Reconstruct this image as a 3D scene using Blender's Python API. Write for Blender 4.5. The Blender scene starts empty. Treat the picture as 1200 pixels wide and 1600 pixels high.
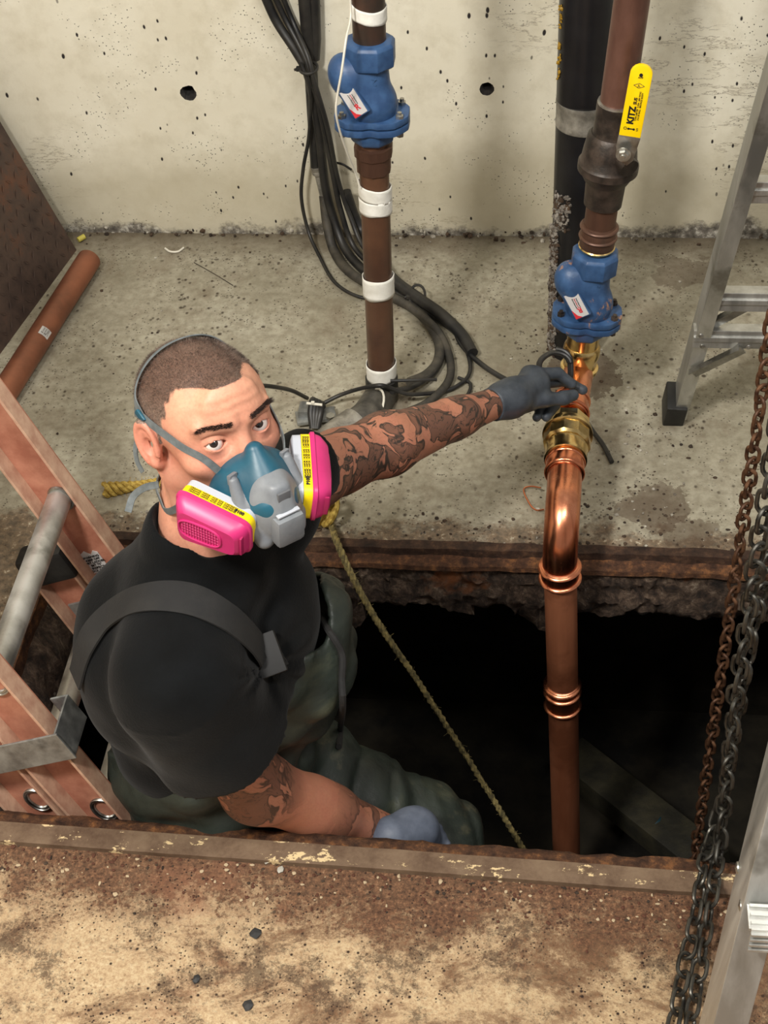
import bpy, bmesh, math, random
import numpy as np
from mathutils import Vector, Matrix, noise
R0 = random.Random(7)
scene = bpy.context.scene
# ------------------------------------------------------------------ camera
F_PX, CAM_H, PITCH, ROLL, YAW = 2400.0, 1.85, math.radians(43), math.radians(4), math.radians(8.2058)
def _cam_axes():
    R = np.array([1.0, 0, 0]); F = np.array([0, math.cos(PITCH), -math.sin(PITCH)]); U = np.array([0, math.sin(PITCH), math.cos(PITCH)])
    R2 = R*math.cos(ROLL) - U*math.sin(ROLL); U2 = U*math.cos(ROLL) + R*math.sin(ROLL)
    c, s = math.cos(YAW), math.sin(YAW); Mz = np.array([[c, -s, 0], [s, c, 0], [0, 0, 1]])
    return Mz@R2, Mz@U2, Mz@F
CR, CU, CF = _cam_axes()
cam_data = bpy.data.cameras.new('camera'); cam = bpy.data.objects.new('camera', cam_data)
scene.collection.objects.link(cam); scene.camera = cam
cam_data.sensor_fit = 'VERTICAL'; cam_data.sensor_height = 24.0; cam_data.lens = 24.0*F_PX/1600.0
cam_data.clip_start = 0.05
cam.matrix_world = Matrix(((CR[0], CU[0], -CF[0], 0), (CR[1], CU[1], -CF[1], 0), (CR[2], CU[2], -CF[2], CAM_H), (0, 0, 0, 1)))
# ------------------------------------------------------------------ world, lights, exposure
scene.view_settings.view_transform = 'Standard'; scene.view_settings.look = 'None'
scene.view_settings.gamma = 1; scene.view_settings.use_curve_mapping = False
scene.view_settings.exposure = 0.45
w = bpy.data.worlds.new('world'); scene.world = w; w.use_nodes = True
w.node_tree.nodes['Background'].inputs[0].default_value = (1.0, 0.96, 0.9, 1); w.node_tree.nodes['Background'].inputs[1].default_value = 0.27
def area(name, loc, target, size, power, col=(1, 0.96, 0.89), size_y=None):
    l = bpy.data.lights.new(name, 'AREA'); l.energy = power; l.color = col; l.size = size
    if size_y: l.shape = 'RECTANGLE'; l.size_y = size_y
    o = bpy.data.objects.new(name, l); scene.collection.objects.link(o); o.location = loc
    o.rotation_euler = (Vector(target)-Vector(loc)).to_track_quat('-Z', 'Y').to_euler(); return o
area('work_lamp', (-1.0, 0.05, 2.75), (-0.15, 1.9, 0.2), 0.34, 60)
area('wall_fill', (0.75, 0.35, 3.1), (0.0, 2.3, 0.3), 1.2, 40, (1, 0.97, 0.92), 0.3)  # added soft fill that brightens the back wall, not a fixture of the room

# ------------------------------------------------------------------ pixel <-> place
def ray(u, v):
    return CF + CR*(u-600)/F_PX - CU*(v-800)/F_PX
def P(u, v, D=None, X=None, Y=None, Z=None):
    r = ray(u, v)
    if Z is not None: t = (Z-CAM_H)/r[2]
    elif Y is not None: t = Y/r[1]
    elif X is not None: t = X/r[0]
    else: t = D
    q = r*t; return Vector((q[0], q[1], q[2]+CAM_H))
def proj(q):
    d = np.array(q, float)-[0, 0, CAM_H]; z = d@CF
    return 600+F_PX*(d@CR)/z, 800-F_PX*(d@CU)/z, z
# ------------------------------------------------------------------ colour and materials
def lin(r, g, b, k=1.0):
    f = lambda c: (c/255.0/12.92 if c/255.0 <= 0.04045 else ((c/255.0+0.055)/1.055)**2.4)*k
    return (f(r), f(g), f(b), 1)
class NT:
    def __init__(s, name):
        s.m = bpy.data.materials.new(name); s.m.use_nodes = True; s.t = s.m.node_tree; s.n = s.t.nodes
        s.b = s.n['Principled BSDF']; s.tc = s.n.new('ShaderNodeTexCoord')
        s.co = s.tc.outputs['Object']
    def link(s, a, b): s.t.links.new(a, b); return s
    def noise(s, scale, detail=4, rough=0.55, co=None, dist=0.0, vec=None):
        n = s.n.new('ShaderNodeTexNoise'); n.inputs['Scale'].default_value = scale; n.inputs['Detail'].default_value = detail
        n.inputs['Roughness'].default_value = rough; n.inputs['Distortion'].default_value = dist
        s.link(co or s.co, n.inputs['Vector']); return n.outputs['Fac']
    def voro(s, scale, feature='F1', out='Distance', co=None, rnd=1.0):
        n = s.n.new('ShaderNodeTexVoronoi'); n.feature = feature; n.inputs['Scale'].default_value = scale; n.inputs['Randomness'].default_value = rnd
        s.link(co or s.co, n.inputs['Vector']); return n.outputs[out]
    def map(s, scale=(1, 1, 1), loc=(0, 0, 0), rot=(0, 0, 0), co=None):
        n = s.n.new('ShaderNodeMapping'); n.inputs['Scale'].default_value = scale; n.inputs['Location'].default_value = loc; n.inputs['Rotation'].default_value = rot
        s.link(co or s.co, n.inputs['Vector']); return n.outputs[0]
    def ramp(s, fac, *stops):
        n = s.n.new('ShaderNodeValToRGB'); e = n.color_ramp.elements
        while len(e) < len(stops): e.new(0.5)
        for el, (p, c) in zip(e, stops): el.position = p; el.color = (c, c, c, 1) if isinstance(c, (int, float)) else c
        s.link(fac, n.inputs[0]); return n.outputs[0]
    def mix(s, fac, a, b, mode='MIX'):
        n = s.n.new('ShaderNodeMix'); n.data_type = 'RGBA'; n.blend_type = mode
        for i, x in ((0, fac), (6, a), (7, b)):
            if isinstance(x, (int, float)): n.inputs[i].default_value = x if i == 0 else (x, x, x, 1)
            elif isinstance(x, tuple): n.inputs[i].default_value = x
            else: s.link(x, n.inputs[i])
        return n.outputs[2]
    def math(s, op, a, b=0.0, clamp=False):
        n = s.n.new('ShaderNodeMath'); n.operation = op; n.use_clamp = clamp
        for i, x in ((0, a), (1, b)):
            if isinstance(x, (int, float)): n.inputs[i].default_value = x
            else: s.link(x, n.inputs[i])
        return n.outputs[0]
    def axis(s, k):
        n = s.n.new('ShaderNodeSeparateXYZ'); s.link(s.co, n.inputs[0]); return n.outputs[k]
    def col(s, x):
        if isinstance(x, tuple): s.b.inputs['Base Color'].default_value = x
        else: s.link(x, s.b.inputs['Base Color'])
        return s
    def set(s, rough=None, metal=None, spec=None, coat=None, sheen=None, sss=None):
        for k, x in (('Roughness', rough), ('Metallic', metal), ('Specular IOR Level', spec), ('Coat Weight', coat), ('Sheen Weight', sheen), ('Subsurface Weight', sss)):
            if x is None: continue
            if isinstance(x, (int, float)): s.b.inputs[k].default_value = x
            else: s.link(x, s.b.inputs[k])
        return s
    def bump(s, h, strength=0.3, dist=0.01):
        n = s.n.new('ShaderNodeBump'); n.inputs['Strength'].default_value = strength; n.inputs['Distance'].default_value = dist
        s.link(h, n.inputs['Height']); s.link(n.outputs[0], s.b.inputs['Normal']); return s
def simple(name, c, rough=0.5, metal=0.0, c2=None, scale=30, bump=0.0, bscale=None, lo=0.4, hi=0.62, bd=0.004, **k):
    m = NT(name)
    if c2: m.col(m.ramp(m.noise(scale, 6, 0.62), (lo, c), (hi, c2)))
    else: m.col(c)
    m.set(rough, metal, **k)
    if bump: m.bump(m.noise(bscale or scale*3, 5, 0.6), bump, bd)
    return m.m
# ------------------------------------------------------------------ objects
WO = {}
def finish(me, name, mat, parent, smooth, angle=40):
    if smooth:
        me.polygons.foreach_set('use_smooth', [True]*len(me.polygons))
        if angle: me.set_sharp_from_angle(angle=math.radians(angle))
    o = bpy.data.objects.new(name, me); scene.collection.objects.link(o)
    for m in (mat if isinstance(mat, (list, tuple)) else [mat]): me.materials.append(m)
    if parent is not None: o.parent = parent; WO[o.name] = WO[parent.name]
    else: WO[o.name] = Vector((0, 0, 0))
    return o
def thing(name, label, cat, loc, group=None):
    o = bpy.data.objects.new(name, None); scene.collection.objects.link(o); o.location = loc; o.empty_display_size = 0.05
    o['label'] = label; o['category'] = cat
    if group: o['group'] = group
    WO[o.name] = Vector(loc); return o
def tag(o, label, cat, group=None):
    o['label'] = label; o['category'] = cat
    if group: o['group'] = group
    return o
def struct(o): o['kind'] = 'structure'; return o
def V(*a): return Vector(a) if len(a) == 3 else Vector(a[0])
class MB:
    """collects shapes in world coordinates; build() links them as one mesh"""
    def __init__(s): s.v = []; s.f = []; s.mi = []
    def add(s, vs, fs, mi=0):
        b = len(s.v); s.v += [Vector(p) for p in vs]; s.f += [tuple(i+b for i in f) for f in fs]; s.mi += [mi]*len(fs); return s
    def box(s, c, size, ax=None, bev=0.0, mi=0):
        """box at c; ax = three axes; bev chamfers the long edges"""
        X, Yv, Z = [Vector(a).normalized() for a in (ax or ((1, 0, 0), (0, 1, 0), (0, 0, 1)))]; c = Vector(c)
        bm = bmesh.new(); bmesh.ops.create_cube(bm, size=1)
        for q in bm.verts: q.co = Vector((q.co.x*size[0], q.co.y*size[1], q.co.z*size[2]))
        if bev: bmesh.ops.bevel(bm, geom=bm.edges[:], offset=bev, segments=2, affect='EDGES', profile=0.6)
        bm.verts.index_update()
        s.add([c+X*q.co.x+Yv*q.co.y+Z*q.co.z for q in bm.verts], [[q.index for q in f.verts] for f in bm.faces], mi); bm.free(); return s
    def tube(s, pts, r, n=12, cap=True, closed=False, mi=0, ell=None, up=None):
        """swept circle; r number or list; ell=(a,b) squashes the section along up"""
        pts = [Vector(p) for p in pts]; m = len(pts); rs = r if isinstance(r, (list, tuple)) else [r]*m
        tan = []
        for i in range(m):
            a = pts[(i-1) % m] if (closed or i) else pts[0]; b = pts[(i+1) % m] if (closed or i < m-1) else pts[-1]
            tan.append((b-a).normalized() if (b-a).length > 1e-9 else Vector((0, 0, 1)))
        t = tan[0]; nrm = Vector(up) if up is not None else (Vector((0, 0, 1)) if abs(t.z) < 0.9 else Vector((1, 0, 0)))
        nrm = (nrm-t*nrm.dot(t)).normalized(); vs = []; a, b = ell or (1, 1)
        for i in range(m):
            t = tan[i]; nn = nrm-t*nrm.dot(t)
            nrm = nn.normalized() if nn.length > 1e-6 else nrm
            bi = t.cross(nrm)
            for k in range(n):
                th = 2*math.pi*k/n; vs.append(pts[i]+(nrm*math.cos(th)*b+bi*math.sin(th)*a)*rs[i])
        fs = []
        for i in range(m if closed else m-1):
            j = (i+1) % m
            for k in range(n): fs.append((i*n+k, i*n+(k+1) % n, j*n+(k+1) % n, j*n+k))
        if cap and not closed: fs += [tuple(range(n-1, -1, -1)), tuple((m-1)*n+k for k in range(n))]
        return s.add(vs, fs, mi)
    def lathe(s, base, axis, prof, n=28, mi=0, flat=None):
        """profile [(height, radius)] turned about the axis; flat=6 makes a hexagon"""
        ax = Vector(axis).normalized(); a = ax.orthogonal().normalized() if abs(ax.z) < 0.7 else (Vector((1, 0, 0))-ax*ax.x).normalized()
        b = ax.cross(a); base = Vector(base); vs = []; n = flat or n
        for h, r in prof:
            for k in range(n):
                th = 2*math.pi*(k+0.5)/n; vs.append(base+ax*h+(a*math.cos(th)+b*math.sin(th))*r)
        m = len(prof); fs = []
        for i in range(m-1):
            for k in range(n): fs.append((i*n+k, i*n+(k+1) % n, (i+1)*n+(k+1) % n, (i+1)*n+k))
        fs += [tuple(range(n-1, -1, -1)), tuple((m-1)*n+k for k in range(n))]
        return s.add(vs, fs, mi)
    def prism(s, poly, c, ax, thick, mi=0):
        X, Yv = Vector(ax[0]).normalized(), Vector(ax[1]).normalized(); Z = X.cross(Yv); c = Vector(c); n = len(poly)
        vs = [c+X*x+Yv*y+Z*h for h in (-thick/2, thick/2) for x, y in poly]
        fs = [tuple(range(n-1, -1, -1)), tuple(range(n, 2*n))]+[(k, (k+1) % n, n+(k+1) % n, n+k) for k in range(n)]
        return s.add(vs, fs, mi)
    def build(s, name, mat, parent=None, smooth=True, angle=40, bev=None):
        off = WO[parent.name] if parent is not None else Vector((0, 0, 0))
        me = bpy.data.meshes.new(name); me.from_pydata([tuple(p-off) for p in s.v], [], s.f)
        if any(s.mi): me.polygons.foreach_set('material_index', s.mi)
        bm = bmesh.new(); bm.from_mesh(me); bmesh.ops.recalc_face_normals(bm, faces=bm.faces)
        if bev: bmesh.ops.bevel(bm, geom=[e for e in bm.edges if len(e.link_faces) == 2 and e.calc_face_angle(0) > 0.6], offset=bev, segments=2, affect='EDGES', profile=0.6, clamp_overlap=True)
        bm.to_mesh(me); bm.free()
        return finish(me, name, mat, parent, smooth, angle)
def spline(pts, sub=8):
    """Catmull-Rom through the points"""
    pts = [Vector(p) for p in pts]; p = [pts[0]*2-pts[1]]+pts+[pts[-1]*2-pts[-2]]; out = []
    for i in range(1, len(p)-2):
        for k in range(sub):
            t = k/sub; a, b, c, d = p[i-1:i+3]
            out.append(0.5*((2*b)+(c-a)*t+(2*a-5*b+4*c-d)*t*t+(3*b-a-3*c+d)*t**3))
    return out+[pts[-1]]
def text_mesh(txt, size, org, xax, yax, mat, parent, name='lettering', lift=0.0006, align='CENTER', bold=0.0):
    cu = bpy.data.curves.new('t', 'FONT'); cu.body = txt; cu.size = size; cu.align_x = align; cu.align_y = 'CENTER'; cu.extrude = 0.0002; cu.offset = bold
    cu.resolution_u = 3
    o = bpy.data.objects.new('t', cu); scene.collection.objects.link(o)
    me = bpy.data.meshes.new_from_object(o.evaluated_get(bpy.context.evaluated_depsgraph_get()))
    X = Vector(xax).normalized(); Yv = Vector(yax).normalized(); Z = X.cross(Yv).normalized(); off = WO[parent.name]
    for q in me.vertices: q.co = Vector(org)-off+X*q.co.x+Yv*q.co.y+Z*(q.co.z+lift)
    bpy.data.objects.remove(o); bpy.data.curves.remove(cu)
    return finish(me, name, mat, parent, False)
# ------------------------------------------------------------------ implicit surfaces (numpy surface nets)
def smin(a, b, k): 
    h = np.clip(0.5+0.5*(b-a)/k, 0, 1); return b*(1-h)+a*h-k*h*(1-h)
def smax(a, b, k): return -smin(-a, -b, k)
def sd_ell(p, c, r, ax=None):
    q = p-np.array(c, np.float32)
    if ax is not None: q = q@np.array(ax, np.float32).T
    r = np.array(r, np.float32); k0 = np.sqrt(((q/r)**2).sum(-1)); k1 = np.sqrt(((q/(r*r))**2).sum(-1))+1e-9
    return k0*(k0-1)/k1
def sd_cap(p, a, b, ra, rb):
    a = np.array(a, np.float32); b = np.array(b, np.float32); d = b-a; q = p-a
    h = np.clip((q@d)/(d@d), 0, 1); return np.sqrt(((q-h[..., None]*d)**2).sum(-1))-(ra+(rb-ra)*h)
def sd_box(p, c, half, r=0.0, ax=None):
    q = p-np.array(c, np.float32)
    if ax is not None: q = q@np.array(ax, np.float32).T
    q = np.abs(q)-(np.array(half, np.float32)-r)
    return np.sqrt((np.maximum(q, 0)**2).sum(-1))+np.minimum(q.max(-1), 0)-r
def surface(fn, lo, hi, h):
    """surface nets of fn(p)=0 inside the box, in chunks where the field is near zero"""
    lo = np.array(lo, float); hi = np.array(hi, float); n = np.ceil((hi-lo)/h).astype(int)+1
    xs = [lo[i]+h*np.arange(n[i]) for i in range(3)]
    f = np.full(n, 1.0, np.float32); B = 16
    cs = [np.arange(0, n[i], B) for i in range(3)]
    cc = np.stack(np.meshgrid(*[xs[i][0]+h*(cs[i]+B/2) for i in range(3)], indexing='ij'), -1).astype(np.float32)
    fc = fn(cc.reshape(-1, 3)).reshape(cc.shape[:3]); rad = h*B*0.5*1.7321*1.6+h*2
    for i, a in enumerate(cs[0]):
        for j, b in enumerate(cs[1]):
            for k, c in enumerate(cs[2]):
                sl = (slice(a, min(a+B, n[0])), slice(b, min(b+B, n[1])), slice(c, min(c+B, n[2])))
                if abs(fc[i, j, k]) < rad:
                    g = np.stack(np.meshgrid(xs[0][sl[0]], xs[1][sl[1]], xs[2][sl[2]], indexing='ij'), -1).astype(np.float32)
                    f[sl] = fn(g.reshape(-1, 3)).reshape(g.shape[:3])
                else: f[sl] = fc[i, j, k]
    s = f < 0; cnt = np.zeros(np.array(n)-1, np.float32); acc = np.zeros(tuple(np.array(n)-1)+(3,), np.float32)
    corner = lambda d: tuple(slice(d[i], n[i]-1+d[i]) for i in range(3))
    C8 = [(i, j, k) for i in (0, 1) for j in (0, 1) for k in (0, 1)]
    for a in C8:
        for ax in range(3):
            if a[ax]: continue
            b = list(a); b[ax] = 1; fa = f[corner(a)]; fb = f[corner(tuple(b))]; m = (fa < 0) != (fb < 0)
            t = np.where(m, fa/np.where(m, fa-fb, 1), 0)
            for q in range(3): acc[..., q] += m*((a[q]) if q != ax else 0)+(m*t if q == ax else 0)
            cnt += m
    idx = np.full(cnt.shape, -1, np.int64); act = cnt > 0; idx[act] = np.arange(act.sum())
    ijk = np.argwhere(act); verts = lo+h*(ijk+acc[act]/cnt[act][:, None]); faces = []
    for ax in range(3):
        u, v = (ax+1) % 3, (ax+2) % 3
        sl0 = [slice(1, n[i]-1) for i in range(3)]; sl0[ax] = slice(0, n[ax]-1); sl1 = list(sl0); sl1[ax] = slice(1, n[ax])
        a = s[tuple(sl0)]; b = s[tuple(sl1)]; e = np.argwhere(a != b)
        if not len(e): continue
        sa = a[tuple(e.T)]; e = e.copy(); e[:, u] += 1; e[:, v] += 1
        def I(du, dv):
            q = e.copy(); q[:, u] += du; q[:, v] += dv; return idx[tuple(q.T)]
        Q = np.stack([I(-1, -1), I(0, -1), I(0, 0), I(-1, 0)], 1); Q[~sa] = Q[~sa][:, ::-1]; faces.append(Q)
    return verts, np.concatenate(faces)
def mesh_obj(name, verts, faces, mat, parent=None, col=None, smooth=True, angle=0, relax=0):
    off = np.array(WO[parent.name]) if parent is not None else np.zeros(3)
    if relax:
        E = np.concatenate([faces[:, [i, (i+1) % 4]] for i in range(4)])
        for _ in range(relax):
            acc = np.zeros_like(verts); c = np.zeros(len(verts)); np.add.at(acc, E[:, 0], verts[E[:, 1]]); np.add.at(acc, E[:, 1], verts[E[:, 0]])
            np.add.at(c, E[:, 0], 1); np.add.at(c, E[:, 1], 1); verts = verts*0.5+0.5*acc/np.maximum(c, 1)[:, None]
    me = bpy.data.meshes.new(name); me.vertices.add(len(verts)); me.vertices.foreach_set('co', (verts-off).astype(np.float32).ravel())
    k = faces.shape[1]
    me.loops.add(faces.size); me.loops.foreach_set('vertex_index', faces.astype(np.int32).ravel())
    me.polygons.add(len(faces)); me.polygons.foreach_set('loop_start', np.arange(0, faces.size, k, dtype=np.int32))
    me.update(calc_edges=True); me.validate()
    if col is not None:
        a = me.color_attributes.new('tint', 'FLOAT_COLOR', 'POINT'); a.data.foreach_set('color', np.c_[col, np.ones(len(col))].astype(np.float32).ravel())
    return finish(me, name, mat, parent, smooth, angle)
def nz(v, s=1.0): return noise.noise(Vector(v)*s)
# ================================================================== THE SETTING
WY, FY, NY, LX, RX = 2.847, 1.885, 1.262, -0.862, 0.62      # back wall, far / near / left / right edge of the pit
XL, XR, YN = -1.47, 1.7, -1.0
# painted concrete wall
m = NT('painted_concrete')
n1 = m.noise(3, 5, 0.6); n2 = m.noise(22, 6, 0.65); base = m.ramp(n1, (0.35, lin(222, 215, 194)), (0.65, lin(234, 229, 211)))
base = m.mix(m.ramp(n2, (0.45, 0), (0.75, 0.4)), base, lin(188, 178, 152))
gate = m.noise(9, 3, 0.6)
def specks(m, sc, lo, hi, gate, glo, ghi, co=None):
    d = m.voro(sc, co=co); g = m.ramp(gate, (glo, 0), (ghi, 1)); return m.math('MULTIPLY', m.ramp(d, (lo, 1), (hi, 0)), g)
mpw = m.map((1, 1, 0.55), co=m.mix(0.07, m.co, m.n.new('ShaderNodeTexNoise').outputs['Color']))
sp = m.math('MAXIMUM', specks(m, 60, 0.10, 0.16, m.voro(60, out='Color', co=mpw), 0.72, 0.74, mpw), specks(m, 150, 0.12, 0.2, m.noise(6, 4, 0.7), 0.53, 0.58))
sp = m.math('MAXIMUM', sp, specks(m, 28, 0.07, 0.10, m.voro(28, out='Color', co=mpw), 0.66, 0.67, mpw))
z = m.axis(2); crack = m.math('MULTIPLY', m.ramp(m.noise(5, 8, 0.7, co=m.map((1.1, 1, 5))), (0.487, 0), (0.499, 1), (0.501, 1), (0.513, 0)), m.ramp(m.noise(2.5, 2, co=m.map(loc=(3, 0, 1))), (0.54, 0), (0.64, 0.75)))
base = m.mix(crack, base, lin(120, 105, 85))
zz = m.math('SUBTRACT', z, m.math('MULTIPLY', m.math('SUBTRACT', m.noise(7, 8, 0.75), 0.38), 0.16)); zz = m.math('ADD', zz, m.math('MULTIPLY', m.math('SUBTRACT', m.noise(1.7, 3, 0.6, co=m.map(loc=(2.3, 0, 0))), 0.46), 0.14))
grime = m.ramp(zz, (0.0, 0.95), (0.02, 0.0))
gcol = m.ramp(m.noise(45, 6, 0.7), (0.36, lin(52, 48, 44)), (0.52, lin(112, 106, 98)), (0.66, lin(206, 202, 190)))
wide = m.ramp(m.math('SUBTRACT', z, m.math('MULTIPLY', m.noise(4, 5, 0.6), 0.25)), (0.0, 0.5), (0.12, 0.0))
base = m.mix(wide, base, lin(165, 155, 128))
base = m.mix(grime, base, gcol); base = m.mix(sp, base, lin(48, 44, 44))
h = m.math('SUBTRACT', m.math('MULTIPLY', n2, 0.5), sp); h = m.math('SUBTRACT', h, m.math('MULTIPLY', grime, m.noise(40, 5)))
m.col(base).set(0.72, spec=0.25).bump(h, 0.45, 0.006); PAINT = m.m

def concrete(near):
    m = NT('bare_concrete_near' if near else 'bare_concrete')
    y = m.axis(1); x = m.axis(0)
    if near:
        a = m.noise(4.5, 8, 0.72, dist=0.6); f = m.noise(120, 8, 0.8); g = m.noise(17, 8, 0.78); ff = m.noise(300, 4, 0.8)
        base = m.ramp(m.math('ADD', m.math('MULTIPLY', f, 0.7), m.math('MULTIPLY', ff, 0.3)), (0.36, lin(132, 104, 78)), (0.47, lin(186, 158, 124)), (0.56, lin(206, 184, 148)), (0.68, lin(226, 212, 184)))
        b2 = m.math('ADD', m.math('ADD', m.math('MULTIPLY', m.noise(6, 9, 0.8, co=m.map((1, 1.5, 1), loc=(7, 3, 0), rot=(0, 0, -0.5)), dist=0.4), 1.0), m.math('MULTIPLY', f, 0.5)), m.math('MULTIPLY', x, 0.12))
        base = m.mix(m.ramp(b2, (0.715, 0), (0.77, 0.6), (0.84, 0.9)), base, m.ramp(f, (0.4, lin(70, 48, 36)), (0.6, lin(132, 96, 70))))
        b3 = m.math('ADD', m.noise(9, 8, 0.8, co=m.map(loc=(1, 8, 0))), m.math('MULTIPLY', ff, 0.35)); base = m.mix(m.ramp(b3, (0.69, 0), (0.76, 0.75)), base, lin(72, 56, 46))
        # rust bleeding out from the steel curb, and from the right
        k = m.math('ADD', m.math('MULTIPLY', m.math('SUBTRACT', y, 1.04), 2.6), m.math('MULTIPLY', x, 0.06))
        k = m.math('ADD', k, m.math('ADD', m.math('MULTIPLY', a, 0.7), m.math('MULTIPLY', g, 0.7)))
        k = m.math('ADD', k, m.math('MULTIPLY', m.math('SUBTRACT', f, 0.5), 0.9)); rust = m.ramp(k, (0.84, 0), (1.0, 0.75), (1.2, 0.95))
        rc = m.ramp(m.noise(130, 8, 0.82), (0.36, lin(54, 38, 30)), (0.5, lin(100, 72, 55)), (0.6, lin(136, 98, 72)), (0.7, lin(205, 180, 150)))
        base = m.mix(rust, base, rc)
        base = m.mix(m.ramp(m.noise(3.2, 6, 0.7, co=m.map(loc=(5.3, 2.2, 0))), (0.57, 0), (0.68, 0.5)), base, lin(150, 104, 80))
        base = m.mix(m.math('MAXIMUM', specks(m, 70, 0.1, 0.2, m.noise(8, 3), 0.48, 0.56), specks(m, 160, 0.14, 0.28, m.noise(11, 3), 0.45, 0.55)), base, lin(52, 38, 32))
        m.col(base).set(0.8, spec=0.2).bump(m.math('ADD', m.math('MULTIPLY', f, 0.6), m.math('MULTIPLY', g, 0.8)), 0.6, 0.006)
    else:
        a = m.noise(3.5, 6, 0.65); f = m.noise(48, 7, 0.72); g = m.noise(12, 6, 0.7, co=m.map((1, 0.6, 1), rot=(0, 0, 0.5)))
        base = m.ramp(a, (0.3, lin(138, 132, 114)), (0.5, lin(164, 158, 140)), (0.7, lin(182, 177, 160)))
        base = m.mix(m.ramp(f, (0.35, 0.65), (0.6, 0)), base, lin(118, 110, 92))
        base = m.mix(m.ramp(g, (0.52, 0), (0.72, 0.55)), base, lin(112, 96, 78))
        s1 = specks(m, 62, 0.10, 0.26, m.noise(5, 5, 0.7), 0.46, 0.56, m.map((1, 0.75, 1), rot=(0, 0, 0.6)))
        s2 = specks(m, 130, 0.14, 0.26, m.noise(14, 3), 0.45, 0.55)
        s3 = specks(m, 24, 0.07, 0.14, m.noise(3, 3, 0.7, co=m.map(loc=(4, 4, 0))), 0.5, 0.58)
        base = m.mix(m.math('MULTIPLY', m.math('MAXIMUM', m.math('MAXIMUM', s1, s2), s3), 0.85), base, lin(56, 44, 34))
        # dirt at the wall foot, at the pit edge and around the pipes
        e1 = m.ramp(m.math('ADD', y, m.math('MULTIPLY', m.noise(7, 6, 0.7), 0.16)), (2.86/3, 0), (2.93/3, 1)); 
        e1 = m.ramp(m.math('ADD', m.math('DIVIDE', y, 3), m.math('MULTIPLY', m.noise(7, 6, 0.7), 0.07)), (0.955, 0), (0.985, 0.85))
        e2 = m.ramp(m.math('ADD', m.math('MULTIPLY', m.math('SUBTRACT', 1.99, y), 4.0), m.math('MULTIPLY', m.noise(11, 6, 0.75), 1.1)), (0.72, 0), (0.86, 0.75))
        def spot(cx, cy, r):
            vm = m.n.new('ShaderNodeVectorMath'); vm.operation = 'DISTANCE'; vm.inputs[1].default_value = (cx, cy, 0); m.link(m.co, vm.inputs[0])
            return m.ramp(m.math('ADD', m.math('DIVIDE', vm.outputs['Value'], r), m.math('MULTIPLY', m.noise(13, 6, 0.7), 1.1)), (0.75, 1.0), (1.0, 0.8), (1.3, 0))
        base = m.mix(e1, base, lin(92, 80, 64)); base = m.mix(e2, base, m.ramp(m.noise(60, 6, 0.75), (0.4, lin(60, 44, 34)), (0.58, lin(120, 96, 74)), (0.66, lin(196, 186, 164))))
        for cx, cy, r, kk in ((0.06, 2.36, 0.16, 0.8), (0.19, 2.0, 0.14, 0.7), (-0.3, 2.3, 0.1, 0.5), (0.27, 2.72, 0.14, 0.55), (0.25, 1.93, 0.1, 0.6)):
            base = m.mix(m.math('MULTIPLY', spot(cx, cy, r), kk), base, lin(84, 68, 54))
        m.col(base).set(0.78, spec=0.22).bump(m.math('ADD', m.math('MULTIPLY', f, 0.6), m.math('SUBTRACT', g, s1)), 0.4, 0.005)
    return m.m
FLOOR_M, NEAR_M = concrete(False), concrete(True)
def rust(name, a, b, c, rough=0.75, sc=40, bd=0.006, bs=0.7, fl=None):
    m = NT(name); f = m.noise(sc, 7, 0.72); base = m.ramp(f, (0.34, a), (0.52, b), (0.7, c))
    if fl:
        k = m.math('ADD', m.noise(11, 6, 0.7, co=m.map((1, 2.6, 1))), m.math('MULTIPLY', m.noise(60, 4, 0.8), 0.3)); base = m.mix(m.ramp(k, (0.735, 0), (0.76, 1)), base, fl)
    m.col(base).set(rough, 0.0, spec=0.3).bump(m.math('ADD', f, m.noise(sc*0.3, 5)), bs, bd); return m.m
RUST_DK = rust('dark_rust', lin(34, 24, 20), lin(62, 44, 34), lin(96, 70, 52), 0.7)
RUST_BR = rust('brown_rust', lin(44, 28, 21), lin(82, 55, 38), lin(140, 94, 56), 0.8, 50)
BAR_M = rust('worn_steel_bar', lin(84, 64, 50), lin(112, 92, 74), lin(128, 108, 88), 0.6, 14, 0.003, 0.4, fl=lin(214, 190, 146))
mm = NT('crumbling_earth'); f = mm.noise(38, 9, 0.82, dist=0.4); g = mm.noise(7, 5, 0.6)
bb = mm.ramp(f, (0.36, lin(24, 18, 14)), (0.47, lin(70, 54, 43)), (0.56, lin(112, 92, 76)), (0.68, lin(172, 156, 136)))
bb = mm.mix(mm.ramp(g, (0.6, 0), (0.68, 0.8)), bb, lin(150, 86, 40)); bb = mm.mix(mm.ramp(mm.noise(60, 5, 0.7), (0.66, 0), (0.72, 0.7)), bb, lin(190, 180, 166))
mm.col(bb).set(0.62, spec=0.5).bump(f, 1.0, 0.012); EARTH = mm.m
PITM = simple('wet_shaded_pit_wall', lin(18, 17, 15), 0.75, c2=lin(42, 38, 30), scale=6, bump=0.5, bscale=12, spec=0.15)  # wet walls; the near-black colour also carries the darkness of the pit
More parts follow.
